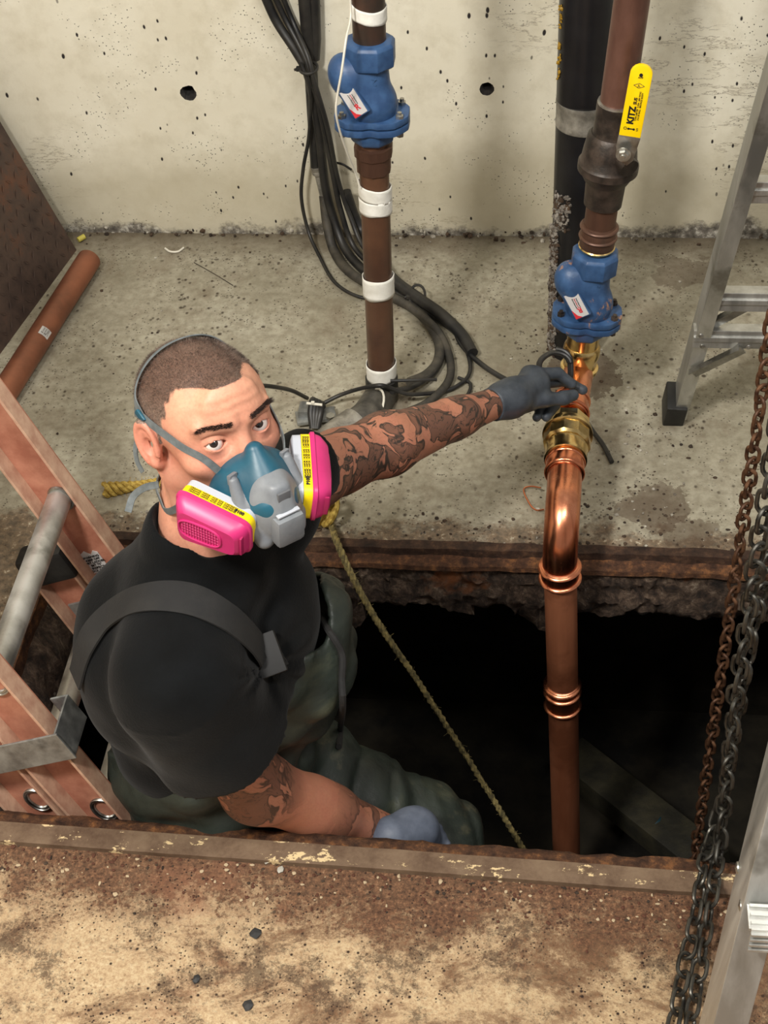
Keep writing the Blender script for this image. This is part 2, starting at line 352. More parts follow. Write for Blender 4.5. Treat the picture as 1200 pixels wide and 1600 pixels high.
# floor slab with the pit opening
def quad(mb, x0, x1, y0, y1, z, mi): mb.add([(x0, y0, z), (x1, y0, z), (x1, y1, z), (x0, y1, z)], [(0, 1, 2, 3)], mi)
fb = MB()
fb.box(((XL+XR)/2, (FY+WY+0.2)/2, -0.07), (XR-XL, WY+0.2-FY, 0.14))
fb.box(((XL+LX)/2, (NY+FY)/2, -0.07), (LX-XL, FY-NY, 0.14)); fb.box(((XR+RX)/2, (NY+FY)/2, -0.07), (XR-RX, FY-NY, 0.14))
fb.box(((XL+XR)/2, (YN+NY)/2, -0.07), (XR-XL, NY-YN, 0.14), mi=1)
struct(fb.build('floor', [FLOOR_M, NEAR_M], smooth=False))
# back wall with two real tie holes and rounded edges
wb = MB(); wb.box(((XL+XR)/2, WY+0.1, 1.4), (XR-XL, 0.2, 2.8)); wall = wb.build('wall_back', PAINT, smooth=False)
cut = MB(); holes = [P(295, 146, Y=WY), P(761, 140, Y=WY)]
for q, r in zip(holes, (0.0125, 0.0105)):
    pts = []; cut.lathe(q+V(0, -0.02, 0), (0, 1, 0.12), [(0, r*1.7), (0.019, r*1.45), (0.027, r), (0.12, r*0.95)], 14)
co = cut.build('cutter', PAINT, smooth=False)
for q in co.data.vertices: q.co += Vector((nz(q.co*90), 0, nz(q.co*90+V(5, 5, 5))))*0.0035
md = wall.modifiers.new('b', 'BOOLEAN'); md.object = co; md.solver = 'EXACT'; md.operation = 'DIFFERENCE'
me = bpy.data.meshes.new_from_object(wall.evaluated_get(bpy.context.evaluated_depsgraph_get())); wall.modifiers.clear(); wall.data = me; bpy.data.objects.remove(co)
HOLEM = simple('shaded_raw_hole', lin(52, 48, 46), 0.9, c2=lin(24, 22, 21), scale=60)  # unpainted cavity, its colour darkened further to carry the shade inside
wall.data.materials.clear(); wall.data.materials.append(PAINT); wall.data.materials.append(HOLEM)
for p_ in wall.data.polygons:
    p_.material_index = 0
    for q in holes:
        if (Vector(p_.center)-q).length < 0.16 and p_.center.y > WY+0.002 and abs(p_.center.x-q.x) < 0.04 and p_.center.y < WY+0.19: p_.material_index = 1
struct(wall)
lw = MB(); lw.box((XL-0.1, (YN+WY)/2+0.1, 1.4), (0.2, WY-YN+0.2, 2.8)); struct(lw.build('wall_left', PAINT, smooth=False))
# crumbled mortar along the foot of the wall: joined, past counting
def lump(mb, c, r, rnd, mi=0, flat=1.0):
    bm = bmesh.new(); bmesh.ops.create_icosphere(bm, subdivisions=1, radius=1)
    sx, sy, sz = (rnd.uniform(0.6, 1.3) for _ in range(3)); s0 = rnd.uniform(0, 50)
    vs = []
    for q in bm.verts:
        d = 1+0.5*nz(q.co*1.4+V(s0, s0, 0)); vs.append(V(c)+V(q.co.x*sx, q.co.y*sy, q.co.z*sz*flat)*r*d)
    bm.verts.index_update(); mb.add(vs, [[q.index for q in f.verts] for f in bm.faces], mi); bm.free()
GRIT = simple('grey_grit', lin(96, 88, 78), 0.85, c2=lin(190, 184, 170), scale=25, lo=0.42, hi=0.6)
DIRT = simple('dark_dirt', lin(40, 31, 24), 0.85, c2=lin(80, 62, 46), scale=40)
mb = MB(); rr = random.Random(3)
for i in range(520):
    x = rr.uniform(XL, 0.9); k = max(0, nz((x*3, 1, 2))+0.15)*0.6
    if rr.random() > 0.12+k*2.5: continue
    lump(mb, (x, WY-abs(rr.gauss(0, 0.011)), rr.uniform(-0.002, 0.012+0.03*k)), rr.uniform(0.0015, 0.005+0.006*k), rr, rr.random() < 0.6)
mb = mb.build('mortar_crumbs', [GRIT, DIRT], smooth=False); tag(mb, 'crumbled grey mortar and dirt along the foot of the painted wall', 'rubble'); mb['kind'] = 'stuff'
# rim of the pit: steel frame, rotten slab edge
def strip(name, p0, p1, rows, mat, n=90, amp=0.0, sc=30, parent=None, jag=None):
    """rows: list of (across, z) offsets; across axis is given by the caller through a function"""
    p0, p1 = V(p0), V(p1); d = (p1-p0).normalized(); ac = V(-d.y, d.x, 0); vs = []; fs = []; m = len(rows)
    for i in range(n+1):
        t = i/n; c = p0.lerp(p1, t)
        for j, (a, z) in enumerate(rows):
            q = c+ac*a+V(0, 0, z)
            if jag and j >= m-2: q.z += jag(c)*(1 if j == m-1 else 0.7)
            k = amp*(0.25 if j == 0 else 1)
            q += V(nz(q*sc), nz(q*sc+V(9, 0, 0)), nz(q*sc+V(0, 9, 0)))*k+V(nz(q*sc*3), nz(q*sc*3+V(9, 0, 0)), nz(q*sc*3+V(0, 9, 0)))*k*0.4
            vs.append(q)
    for i in range(n):
        for j in range(m-1): a = i*m+j; fs.append((a, a+1, a+m+1, a+m))
    mb = MB().add(vs, fs); return mb.build(name, mat, parent, smooth=True, angle=55)
T1 = thing('pit_frame', 'rusted steel frame bars around the opening of the pit', 'frame', (-0.1, FY, 0))
# far side: flange flush with the floor, a lower ledge (a drops toward the camera: across is +y, so negative a comes nearer)
strip('flange', (LX, FY, 0), (RX, FY, 0), [(0.006, -0.01), (0.006, 0.004), (-0.014, 0.004), (-0.016, -0.012)], RUST_DK, 120, 0.0022, 22, T1)
strip('ledge', (LX, FY-0.014, 0), (RX, FY-0.014, 0), [(0.0, -0.008), (-0.003, -0.011), (-0.024, -0.013), (-0.026, -0.022), (-0.008, -0.03)], RUST_BR, 140, 0.003, 25, T1)
strip('flange', (LX, FY, 0), (LX, NY, 0), [(-0.01, -0.01), (-0.01, 0.004), (0.016, 0.004), (0.018, -0.03)], RUST_BR, 60, 0.0022, 22, T1)
NB0, NB1 = P(0, 1303, Z=0), P(1095, 1383, Z=0)
dn = (NB1-NB0).normalized(); dn.z = 0; accn = V(-dn.y, dn.x, 0)
nb = NB0-dn*0.65; ne = NB1+dn*0.5
strip('crust', nb, ne, [(0.014, 0.004), (0.03, 0.003), (0.042, -0.003), (0.046, -0.02), (0.044, -0.04)], RUST_BR, 240, 0.004, 35, T1)
strip('flat_bar', nb, ne, [(-0.018, -0.004), (-0.018, 0.009), (0.0, 0.0095), (0.016, 0.009), (0.017, -0.003)], BAR_M, 200, 0.0012, 8, T1)
# rotten faces of the slab below the frame
prof = [(440, -0.25), (470, -0.22), (500, -0.2), (530, -0.215), (560, -0.205), (566, -0.13), (600, -0.115), (660, -0.112), (700, -0.128), (735, -0.15), (745, -0.118), (790, -0.125), (815, -0.16), (845, -0.2), (856, -0.19), (862, -0.13), (900, -0.135), (1000, -0.128), (1130, -0.135), (1500, -0.14)]
def jag_far(c):
    u = proj((c.x, FY-0.03, -0.1))[0]
    for (a, za), (b, zb) in zip(prof, prof[1:]):
        if a <= u <= b: return za+(zb-za)*(u-a)/(b-a)+0.13
    return -0.12 if u < 440 else 0
e1 = strip('crumbling_edge', (LX, FY-0.02, 0), (RX, FY-0.02, 0), [(0.0, -0.02), (-0.008, -0.03), (-0.010, -0.04), (-0.013, -0.05), (-0.010, -0.06), (-0.010, -0.07), (-0.014, -0.08), (-0.016, -0.09), (-0.014, -0.10), (-0.012, -0.11), (-0.008, -0.12), (-0.002, -0.132), (0.05, -0.15)], EARTH, 520, 0.012, 34, jag=jag_far)
e2 = strip('crumbling_edge', (LX, FY, 0), (LX, NY, 0), [(0.016, -0.025), (0.03, -0.04), (0.045, -0.06), (0.05, -0.085), (0.056, -0.11), (0.06, -0.14), (0.05, -0.18), (0.02, -0.22)], EARTH, 150, 0.014, 22)
e3 = strip('crumbling_edge', (LX, NY+0.02, 0), (RX, NY+0.02, 0), [(0.0, -0.02), (0.0, -0.06), (-0.01, -0.13), (-0.05, -0.15)], EARTH, 120, 0.006, 30)
for e, s in ((e1, 'far'), (e2, 'left'), (e3, 'near')): e.name = 'trim_%d' % (1+['far', 'left', 'near'].index(s)); struct(e)
# pit chamber, wider than its opening
pb = MB(); x0, x1, y0, y1, zb = -1.25, 1.2, 0.95, 2.35, -0.98
pb.box((x0-0.05, (y0+y1)/2, -0.56), (0.1, y1-y0, 0.84)); pb.box((x1+0.05, (y0+y1)/2, -0.56), (0.1, y1-y0, 0.84))
pb.box(((x0+x1)/2, y0-0.05, -0.56), (x1-x0+0.2, 0.1, 0.84)); pb.box(((x0+x1)/2, y1+0.05, -0.56), (x1-x0+0.2, 0.1, 0.84))
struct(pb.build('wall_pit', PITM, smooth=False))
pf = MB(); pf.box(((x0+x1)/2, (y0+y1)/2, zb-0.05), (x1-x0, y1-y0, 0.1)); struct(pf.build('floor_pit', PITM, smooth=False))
# ================================================================== MATERIALS
def metal_mat(name, a, b, rough, sc=12, stretch=(1, 1, 1), c=None, metal=1.0, bump=0.08):
    m = NT(name); f = m.noise(sc, 6, 0.65, co=m.map(stretch)); base = m.ramp(f, (0.38, a), (0.62, b))
    if c: base = m.mix(m.ramp(m.noise(sc*0.6, 5, 0.6, co=m.map(loc=(3, 1, 7))), (0.56, 0), (0.66, 0.9)), base, c)
    m.col(base).set(m.ramp(f, (0.35, rough*0.8), (0.65, min(1, rough*1.3))), metal).bump(f, bump, 0.003); return m.m
COPPER = metal_mat('bright_copper', lin(214, 128, 92), lin(236, 160, 122), 0.24, 9, (1, 1, 0.2), lin(176, 92, 60))
COPPER_B = metal_mat('brown_copper', lin(150, 90, 62), lin(190, 122, 88), 0.4, 8, (1, 1, 0.15), lin(126, 74, 50), 0.5)
OLDCU = metal_mat('oxidised_copper', lin(84, 60, 50), lin(108, 78, 62), 0.42, 7, (1, 1, 0.3), lin(66, 58, 52), 0.5)
OLDCU2 = metal_mat('stained_copper', lin(100, 70, 60), lin(122, 88, 76), 0.45, 12, (1, 1, 0.5), lin(74, 64, 60), 0.5)
LEFTP = simple('brown_pipe', lin(80, 56, 44), 0.38, 0.25, c2=lin(108, 76, 56), scale=5, lo=0.4, hi=0.6, coat=0.2)
BRASS = metal_mat('polished_brass', lin(206, 174, 112), lin(226, 200, 142), 0.2, 20, c=lin(170, 132, 78))
STEEL = metal_mat('zinc_steel', lin(150, 150, 146), lin(190, 190, 186), 0.35, 30)
ALU = metal_mat('ladder_aluminium', lin(176, 176, 172), lin(216, 216, 212), 0.42, 14, (1, 1, 0.12), lin(140, 138, 130), 0.85)
ALU_D = metal_mat('dull_aluminium', lin(128, 130, 130), lin(168, 170, 168), 0.5, 22, (1, 1, 1), lin(106, 106, 104), 0.75)
m = NT('blue_enamel'); f = m.noise(40, 4); g = m.noise(16, 6, 0.7)
m.col(m.mix(m.ramp(g, (0.66, 0), (0.7, 0.9)), m.ramp(f, (0.4, lin(46, 74, 114)), (0.65, lin(60, 92, 134))), lin(120, 92, 78))).set(0.42, spec=0.4).bump(f, 0.25, 0.002); BLUE = m.m
m = NT('chipped_blue_enamel'); f = m.noise(40, 4); g = m.noise(22, 6, 0.7, co=m.map((1, 1, 0.6)))
m.col(m.mix(m.ramp(g, (0.59, 0), (0.63, 0.95)), m.ramp(f, (0.4, lin(44, 72, 110)), (0.65, lin(60, 92, 134))), lin(156, 118, 92))).set(0.42, spec=0.4).bump(m.math('SUBTRACT', f, g), 0.3, 0.003); BLUEC = m.m
TAPE = simple('white_tape', lin(222, 220, 210), 0.6, c2=lin(240, 239, 232), scale=30, bump=0.4, bscale=25)
BLACKP = simple('black_pipe_coating', lin(14, 14, 17), 0.35, c2=lin(26, 26, 29), scale=8, bump=0.15, bscale=30)
CABLE = simple('black_cable_jacket', lin(26, 26, 27), 0.45, c2=lin(48, 46, 43), scale=18)
CABLE_G = simple('dusty_cable_jacket', lin(44, 42, 39), 0.6, c2=lin(76, 71, 62), scale=25)
RUBBER = simple('black_rubber', lin(18, 18, 18), 0.55, c2=lin(34, 33, 31), scale=30, bump=0.2)
CASTG = simple('dull_grey_fitting', lin(70, 68, 64), 0.5, 0.4, c2=lin(112, 108, 100), scale=20, bump=0.3)
CASTB = simple('brown_black_bronze', lin(44, 38, 34), 0.45, 0.35, c2=lin(82, 70, 62), scale=22, bump=0.35, bd=0.003)
GREYC = simple('grey_coupling', lin(120, 116, 108), 0.5, 0.5, c2=lin(170, 166, 156), scale=30)
ZIPW = simple('white_nylon', lin(222, 218, 204), 0.5)
YEL = simple('yellow_vinyl', lin(250, 208, 0), 0.35, c2=lin(255, 218, 8), scale=20)
INK = simple('black_ink', lin(16, 15, 14), 0.6)
REDI = simple('red_ink', lin(196, 40, 50), 0.6)
PLATE_L = simple('silver_label', lin(206, 204, 204), 0.4, 0.2)
ROPEM = simple('yellow_rope_fibre', lin(150, 120, 44), 0.75, c2=lin(204, 176, 88), scale=120, bump=0.4)
ROPED = simple('dirty_rope_fibre', lin(84, 76, 48), 0.85, c2=lin(146, 130, 80), scale=90, bump=0.4)
RED_FG = simple('red_fibreglass', lin(160, 100, 80), 0.58, c2=lin(192, 134, 110), scale=18, lo=0.38, hi=0.64, bump=0.25, bscale=160, bd=0.001)
PINK_FG = simple('worn_fibreglass', lin(178, 134, 112), 0.65, c2=lin(208, 172, 146), scale=30, lo=0.36, hi=0.64, bump=0.3, bscale=160, bd=0.001)
CHAIN_D = metal_mat('dark_steel_chain', lin(64, 62, 58), lin(96, 94, 88), 0.38, 30, metal=0.85)
CHAIN_R = metal_mat('rusty_steel_chain', lin(62, 40, 28), lin(110, 76, 52), 0.55, 45, metal=0.45)

# ================================================================== RIGHT RISER: ball valve, check valve, union, elbow
A0, A1 = P(996, -60, Y=2.2), P(907, 560, Y=2.2)          # axis of the riser
rax = (A1-A0).normalized()
def on(v):                                                # point of the riser axis at image row v
    lo, hi = 0.0, 1.0
    for _ in range(30):
        mid = (lo+hi)/2
        if proj(A0.lerp(A1, mid))[1] < v: lo = mid
        else: hi = mid
    return A0.lerp(A1, lo)
upx = -rax
side = V(1, 0, 0); side = (side-rax*side.dot(rax)).normalized(); frt = side.cross(rax); frt = frt if frt.y < 0 else -frt
def rings(mb, c, ax, r, hs, bead=0.0035, w=0.0035):
    for h in hs: mb.lathe(V(c)+V(ax)*h, ax, [(-w, r), (-w*0.5, r+bead*0.8), (0, r+bead), (w*0.5, r+bead*0.8), (w, r)], 30)
T = thing('water_riser', 'stained copper riser with brass union turning down into the pit as a bright copper elbow', 'pipe', A1)
MB().tube([A0-rax*1.75, on(175)], 0.027, 28).build('pipe', OLDCU2, T)
MB().tube([on(270), on(380)], 0.0262, 28).build('pipe', OLDCU, T)
c = on(378); mb = MB(); mb.lathe(c, upx, [(-0.012, 0.028), (-0.01, 0.0295), (0.03, 0.0295), (0.032, 0.028), (0.036, 0.027)], 28); rings(mb, c, upx, 0.0292, (0.012, 0.03)); mb.build('coupling', OLDCU, T)
# brass adapter below the check valve
c = on(540); mb = MB(); mb.lathe(c-rax*0.004, rax, [(0, 0.029), (0.004, 0.032), (0.012, 0.033), (0.022, 0.033), (0.03, 0.0305), (0.042, 0.0295), (0.05, 0.0295)], 30); mb.lathe(c+rax*0.042, rax, [(0, 0.0295), (0.003, 0.034), (0.009, 0.034), (0.012, 0.03), (0.018, 0.0295)], 30); mb.build('brass_adapter', BRASS, T)
MB().tube([on(500), on(566)], 0.0285, 24).build('adapter_core', BRASS, T)
HZ = 0.15
bend_top = c+rax*0.055
E0, E1, E2 = P(897, 612, Z=HZ), P(886, 690, Z=HZ), P(879, 775, Z=HZ)
d1 = (E2-E1).normalized()
ctl = E0.copy(); pts = [bend_top, bend_top.lerp(ctl, 0.35)]
q0, q2 = bend_top.lerp(ctl, 0.35), ctl+d1*0.055
for i in range(1, 11): t = i/10; pts.append(q0*(1-t)**2+ctl*2*t*(1-t)+q2*t*t)
MB().tube(pts, 0.0275, 28).build('upper_elbow', COPPER, T)
mb = MB(); cc = P(891, 640, Z=HZ); mb.lathe(cc-d1*0.03, d1, [(0, 0.028), (0.001, 0.031), (0.05, 0.031), (0.052, 0.028)], 30); rings(mb, cc, d1, 0.031, (-0.022, 0.012)); mb.build('press_coupling', COPPER, T)
mb = MB(); cu_ = P(887, 678, Z=HZ)
mb.lathe(cu_-d1*0.03, d1, [(0, 0.03), (0.002, 0.0375), (0.02, 0.0385), (0.022, 0.035)], flat=8)
mb.lathe(cu_-d1*0.012, d1, [(0, 0.034), (0.003, 0.041), (0.012, 0.043), (0.016, 0.043), (0.018, 0.038)], 34)
mb.lathe(cu_+d1*0.004, d1, [(0, 0.038), (0.002, 0.0405), (0.026, 0.0405), (0.03, 0.036)], flat=10)
mb.lathe(cu_+d1*0.03, d1, [(0, 0.034), (0.006, 0.035), (0.01, 0.0365), (0.014, 0.035), (0.03, 0.034), (0.032, 0.036), (0.038, 0.036), (0.04, 0.031)], 34)
mb.build('brass_union', BRASS, T, angle=25)
dz = V(0, 0, -1); D0 = P(875, 872, Y=1.79); D1 = P(885, 1330, Y=1.80); dd = (D1-D0).normalized()
mb = MB(); s0 = cu_+d1*0.065; mb.tube([s0, s0+d1*0.03], 0.0285, 28)
r90 = 0.075; ce = E2.copy(); corner = V(D0.x, D0.y, HZ)
path = [s0]; k0 = corner-d1*r90; k1 = corner+V(0, 0, -r90)
for i in range(0, 17): t = i/16; a = t*math.pi/2; path.append(corner-d1*r90*(1-math.sin(a))+V(0, 0, -1)*r90*(1-math.cos(a)))
path.append(V(D0.x, D0.y, HZ-r90-0.02))
mb.tube(path, 0.0285, 32); mb.build('lower_elbow', COPPER, T, angle=60)
mb = MB(); q = s0+d1*0.022; mb.lathe(q-d1*0.016, d1, [(0, 0.029), (0.002, 0.032), (0.03, 0.032), (0.034, 0.0288)], 30); rings(mb, q, d1, 0.0305, (-0.012, 0.014)); mb.build('press_collar', COPPER, T)
mb = MB(); q = V(D0.x, D0.y, 0.058); mb.lathe(q, dd, [(0, 0.0285), (0.002, 0.0315), (0.036, 0.0315), (0.038, 0.0285)], 30); rings(mb, q, dd, 0.0305, (0.006, 0.032), 0.0055, 0.004); mb.build('press_collar', COPPER, T)
MB().tube([V(D0.x, D0.y, 0.07), D0+dd*1.35], 0.0272, 28).build('drop_pipe', COPPER_B, T)
tq = P(879, 1085, Y=1.795); mb = MB(); mb.lathe(tq-dd*0.035, dd, [(0, 0.0275), (0.002, 0.0305), (0.07, 0.0305), (0.072, 0.0275)], 30); rings(mb, tq, dd, 0.03, (-0.028, -0.01, 0.028), 0.005, 0.004); mb.build('press_coupling', COPPER, T)

# ball valve with yellow lever
vb = on(222); T = thing('ball_valve', 'brown bronze ball valve with a yellow lever on the right riser', 'valve', vb)
mb = MB(); mb.lathe(on(160), rax, [(0, 0.0275), (0.001, 0.0315), (0.045, 0.0315), (0.06, 0.0345), (0.062, 0.036)], 30)
mb.lathe(on(160)+rax*0.052, rax, [(0, 0.034), (0.006, 0.039), (0.03, 0.043), (0.05, 0.0455), (0.054, 0.049), (0.066, 0.049), (0.07, 0.044), (0.085, 0.036), (0.09, 0.0325), (0.13, 0.031), (0.131, 0.0265)], 34)
mb.build('valve_body', CASTB, T, angle=35)
sol = metal_mat('solder', lin(170, 168, 164), lin(205, 203, 198), 0.4, 40)
mb = MB(); c = on(159); mb.lathe(c-rax*0.002, rax, [(0, 0.0275), (0.001, 0.0305), (0.005, 0.031), (0.006, 0.0275)], 30); mb.build('solder_ring', sol, T)
mb = MB(); sd = (frt*0.85+side*0.52).normalized()
st = on(237)+sd*0.045; mb.tube([on(232)+sd*0.03, st+sd*0.012], 0.016, 18); mb.build('stem_boss', CASTB, T)
mb = MB(); L0, L1 = P(977, 238, D=ray(977, 238)@CF*0+1.0, Y=None) if False else (st+sd*0.012, None)
# lever plane: spanned by the riser direction and the axis square to the stem
lup = (P(1003, 105, Y=2.10)-P(985, 212, Y=2.10)).normalized(); lw_ = (side-lup*side.dot(lup)).normalized(); lw_ = (lw_*0.97+frt*0.1).normalized()
l0 = P(984, 212, Y=2.118); l1 = P(1005, 100, Y=2.118); LL = (l1-l0).length; lup = (l1-l0)/LL; lw_ = (lw_-lup*lw_.dot(lup)).normalized(); ln = lw_.cross(lup); ln = ln if ln.y < 0 else -ln
hw = 0.0165; poly = [(-hw, 0), (hw, 0)]+[(hw, LL-hw)]+[(hw*math.cos(a), LL-hw*0.9+hw*0.9*math.sin(a)) for a in np.linspace(0.15, math.pi-0.15, 9)]+[(-hw, LL-hw)]
xl = lw_ if lw_.cross(lup).dot(ln) > 0 else -lw_
lev = MB().prism(poly, l0+lup*0.0, (xl, lup), 0.007).build('lever', YEL, T, smooth=True, bev=0.0015)
mb = MB(); mb.tube([l0+lup*(LL-0.016)+ln*0.003, l0+lup*(LL-0.016)+ln*0.0042], 0.0028, 12); mb.build('hang_hole', INK, lev)
mb = MB(); b0 = l0-lup*0.003; mb.prism([(-0.012, -0.042), (0.004, -0.05), (0.012, -0.04), (0.017, 0.0), (-0.0165, 0.004), (-0.0175, -0.02)], b0-ln*0.004, (xl, lup), 0.004)
br = mb.build('bracket', STEEL, T, bev=0.001)
nc = P(974, 241, Y=2.108); mb = MB(); mb.lathe(nc, ln, [(0, 0.0115), (0.003, 0.0115), (0.0032, 0.0)], 20); mb.lathe(nc+ln*0.003, ln, [(0, 0.0085), (0.006, 0.008), (0.0062, 0)], flat=6); mb.lathe(nc+ln*0.008, ln, [(0, 0.0045), (0.004, 0.004), (0.0041, 0)], 16); mb.build('nut', STEEL, T)
tb = l0+ln*0.0036+lup*0.0
vx, vy = lup, -xl                                           # vertical writing reads upward
text_mesh('KITZ', 0.0135, tb+lup*0.036-xl*0.003, vx, vy, INK, lev, bold=0.0006)
text_mesh('SUS', 0.007, tb+lup*0.060-xl*0.001, vx, vy, INK, lev, bold=0.0002)
for k, xo in enumerate((0.004, 0.0075)): text_mesh('TYPE 600 PSI  2-50A  600 WOG' if k == 0 else '316 SS BALL  BRONZE BODY', 0.0036, tb+lup*0.052+xl*xo, vx, vy, INK, lev)
text_mesh('O', 0.007, tb+lup*0.0135-xl*0.009, xl, lup, INK, lev); text_mesh('S', 0.007, tb+lup*0.0135+xl*0.009, xl, lup, INK, lev)
q = tb+lup*0.0135+ln*0.0004; MB().prism([(-0.005, 0.0008), (-0.005, -0.0008), (0.005, -0.0008), (0.005, 0.0008)], q, (xl, lup), 0.0005).lathe(q-xl*0.004, ln, [(0, 0.0018), (0.0004, 0.0018)], 10).lathe(q+xl*0.004, ln, [(0, 0.0018), (0.0004, 0.0018)], 10).build('lettering', INK, lev, smooth=False)
q = tb+lup*0.085+ln*0.0004; mb = MB()
for a, b in (((-0.008, 0), (0, 0.004)), ((0, 0.004), (0.008, 0)), ((0.008, 0), (0, -0.004)), ((0, -0.004), (-0.008, 0))):
    mb.tube([q+xl*a[0]+lup*a[1], q+xl*b[0]+lup*b[1]], 0.0004, 4)
mb.build('emblem', INK, lev); text_mesh('JL', 0.0055, tb+lup*0.085, xl, lup, INK, lev); text_mesh('APP', 0.0045, tb+lup*0.098, xl, lup, INK, lev)

# check valves: one implicit body each
def check_valve(c, up, right, front, label, labsize, m_body, bolt_m, group, s=1.0, mirror=False):
    """c = middle of the flange; up along the pipe, right / front square to it"""
    up, right, front = V(up).normalized(), V(right).normalized(), V(front).normalized()
    Mx = np.array([right, front, up], np.float64); C0 = np.array(c)
    T = thing('check_valve', label, 'valve', c, group)
    def body(p):
        q = (p-C0.astype(np.float32))@Mx.T.astype(np.float32)/s
        d = sd_cap(q, (0, 0, 0.018), (0, 0, 0.10), 0.039, 0.035)
        d = smin(d, sd_ell(q, (-0.002, 0.004, 0.035), (0.046, 0.043, 0.036)), 0.012)
        d = smin(d, sd_ell(q, (-0.036, 0.012, 0.088), (0.036, 0.034, 0.044), ((0.87, 0, 0.5), (0, 1, 0), (-0.5, 0, 0.87))), 0.016)
        d = smin(d, sd_cap(q, (-0.031, 0.010, 0.084), (0.004, 0.006, 0.034), 0.036, 0.042), 0.012)
        d = np.maximum(d, -(q[:, 2]-0.002)); d = np.maximum(d, q[:, 2]-0.128); return d*s
    v, f = surface(body, C0-0.15*s, C0+0.17*s, 0.0028)
    bo = mesh_obj('valve_body', v, f, m_body, T, relax=2)
    W = lambda a, b, h: V(c)+(right*a+front*b+up*h)*s
    mb = MB(); mb.lathe(W(0, 0, 0.102), up, [(0, 0.036*s), (0.004*s, 0.043*s), (0.008*s, 0.0475*s), (0.044*s, 0.0475*s), (0.05*s, 0.043*s), (0.052*s, 0.034*s)], flat=8); mb.build('hex_collar', m_body, T, angle=30, bev=0.0012)
    mb = MB(); mb.lathe(W(0, 0, -0.016), -up, [(0, 0.046*s), (0.022*s, 0.042*s), (0.028*s, 0.038*s), (0.029*s, 0.026*s)], flat=8); mb.build('hex_collar', m_body, T, angle=30, bev=0.0012)
    pl = []
    for k in range(72):
        th = 2*math.pi*k/72; se = 1/((abs(math.cos(th)/0.069)**3.2+abs(math.sin(th)/0.050)**3.2)**(1/3.2)); se -= 0.004*max(0, math.cos(6*th+math.pi)); pl.append((se*math.cos(th)*s, se*math.sin(th)*s))
    for h in (0.006, -0.01):
        mb = MB().prism(pl, W(0, 0, h), (right, up.cross(right)), 0.013*s); mb.build('flange', m_body, T, bev=0.002)
    for k in range(4):
        q = W((-0.053, 0.053)[k % 2], (0.026, -0.026)[k//2], 0.012)
        mb = MB(); mb.lathe(q-up*0.036*s, up, [(0, 0.0045*s), (0.0, 0.0075*s), (0.007*s, 0.0075*s), (0.0072*s, 0.0045*s), (0.0355*s, 0.0045*s), (0.036*s, 0.0075*s), (0.042*s, 0.0075*s), (0.0422*s, 0.0045*s), (0.048*s, 0.0045*s)], flat=6); mb.build('bolt', bolt_m, T)
    # name plate on the shoulder of the bulb
    ca, sa = math.cos(math.radians(-52)), math.sin(math.radians(-52))
    px = (right*ca+up*sa).normalized(); pn = (front*0.93-right*0.30+up*0.16).normalized(); px = (px-pn*px.dot(pn)).normalized(); py = pn.cross(px)
    pc = W(-0.026, 0.0505, 0.058)
    rim = MB().box(pc-pn*0.003, (0.056*s, 0.034*s, 0.008), (px, py, pn), 0.001).build('label_pad', m_body, T)
    lp = MB().box(pc+pn*0.0012, (0.052*s, 0.029*s, 0.0014), (px, py, pn)).build('label_plate', PLATE_L, T, smooth=False)
    o = pc+pn*0.0021; sg = -1 if mirror else 1
    MB().prism([(0.026*s, -0.0145*s), (0.026*s, 0.0*s), (0.02*s, -0.008*s), (0.006*s, -0.0145*s)], o, (px, py), 0.0004).build('red_corner', REDI, lp, smooth=False)
    text_mesh('R', 0.015*s, o+px*0.011*s*1+py*0.002*s, -py*sg, px*sg, REDI, lp, bold=0.0004)
    for k in range(3): text_mesh('Rückschlagventil PN16'[:14+k*2], 0.0032*s, o-px*0.004*s+py*(0.006-k*0.004)*s, px*sg, py*sg, REDI if k == 1 else INK, lp)
    text_mesh('2"', 0.02*s, W(0.006, 0.0345, 0.088), right*sg, up*sg, m_body, T, 'cast_number', lift=0.0012)
    return T
cR = on(492); check_valve(cR, upx, side, frt, 'chipped blue check valve below the yellow lever valve', 1, BLUEC, CASTB, 'check valves', 0.87)
mb_ = MB(); q = on(387); mb_.lathe(q, upx, [(0, 0.029), (0.004, 0.031), (0.007, 0.0285)], 28); mb_.build('bare_brass_lip', BRASS, bpy.data.objects['check_valve'])

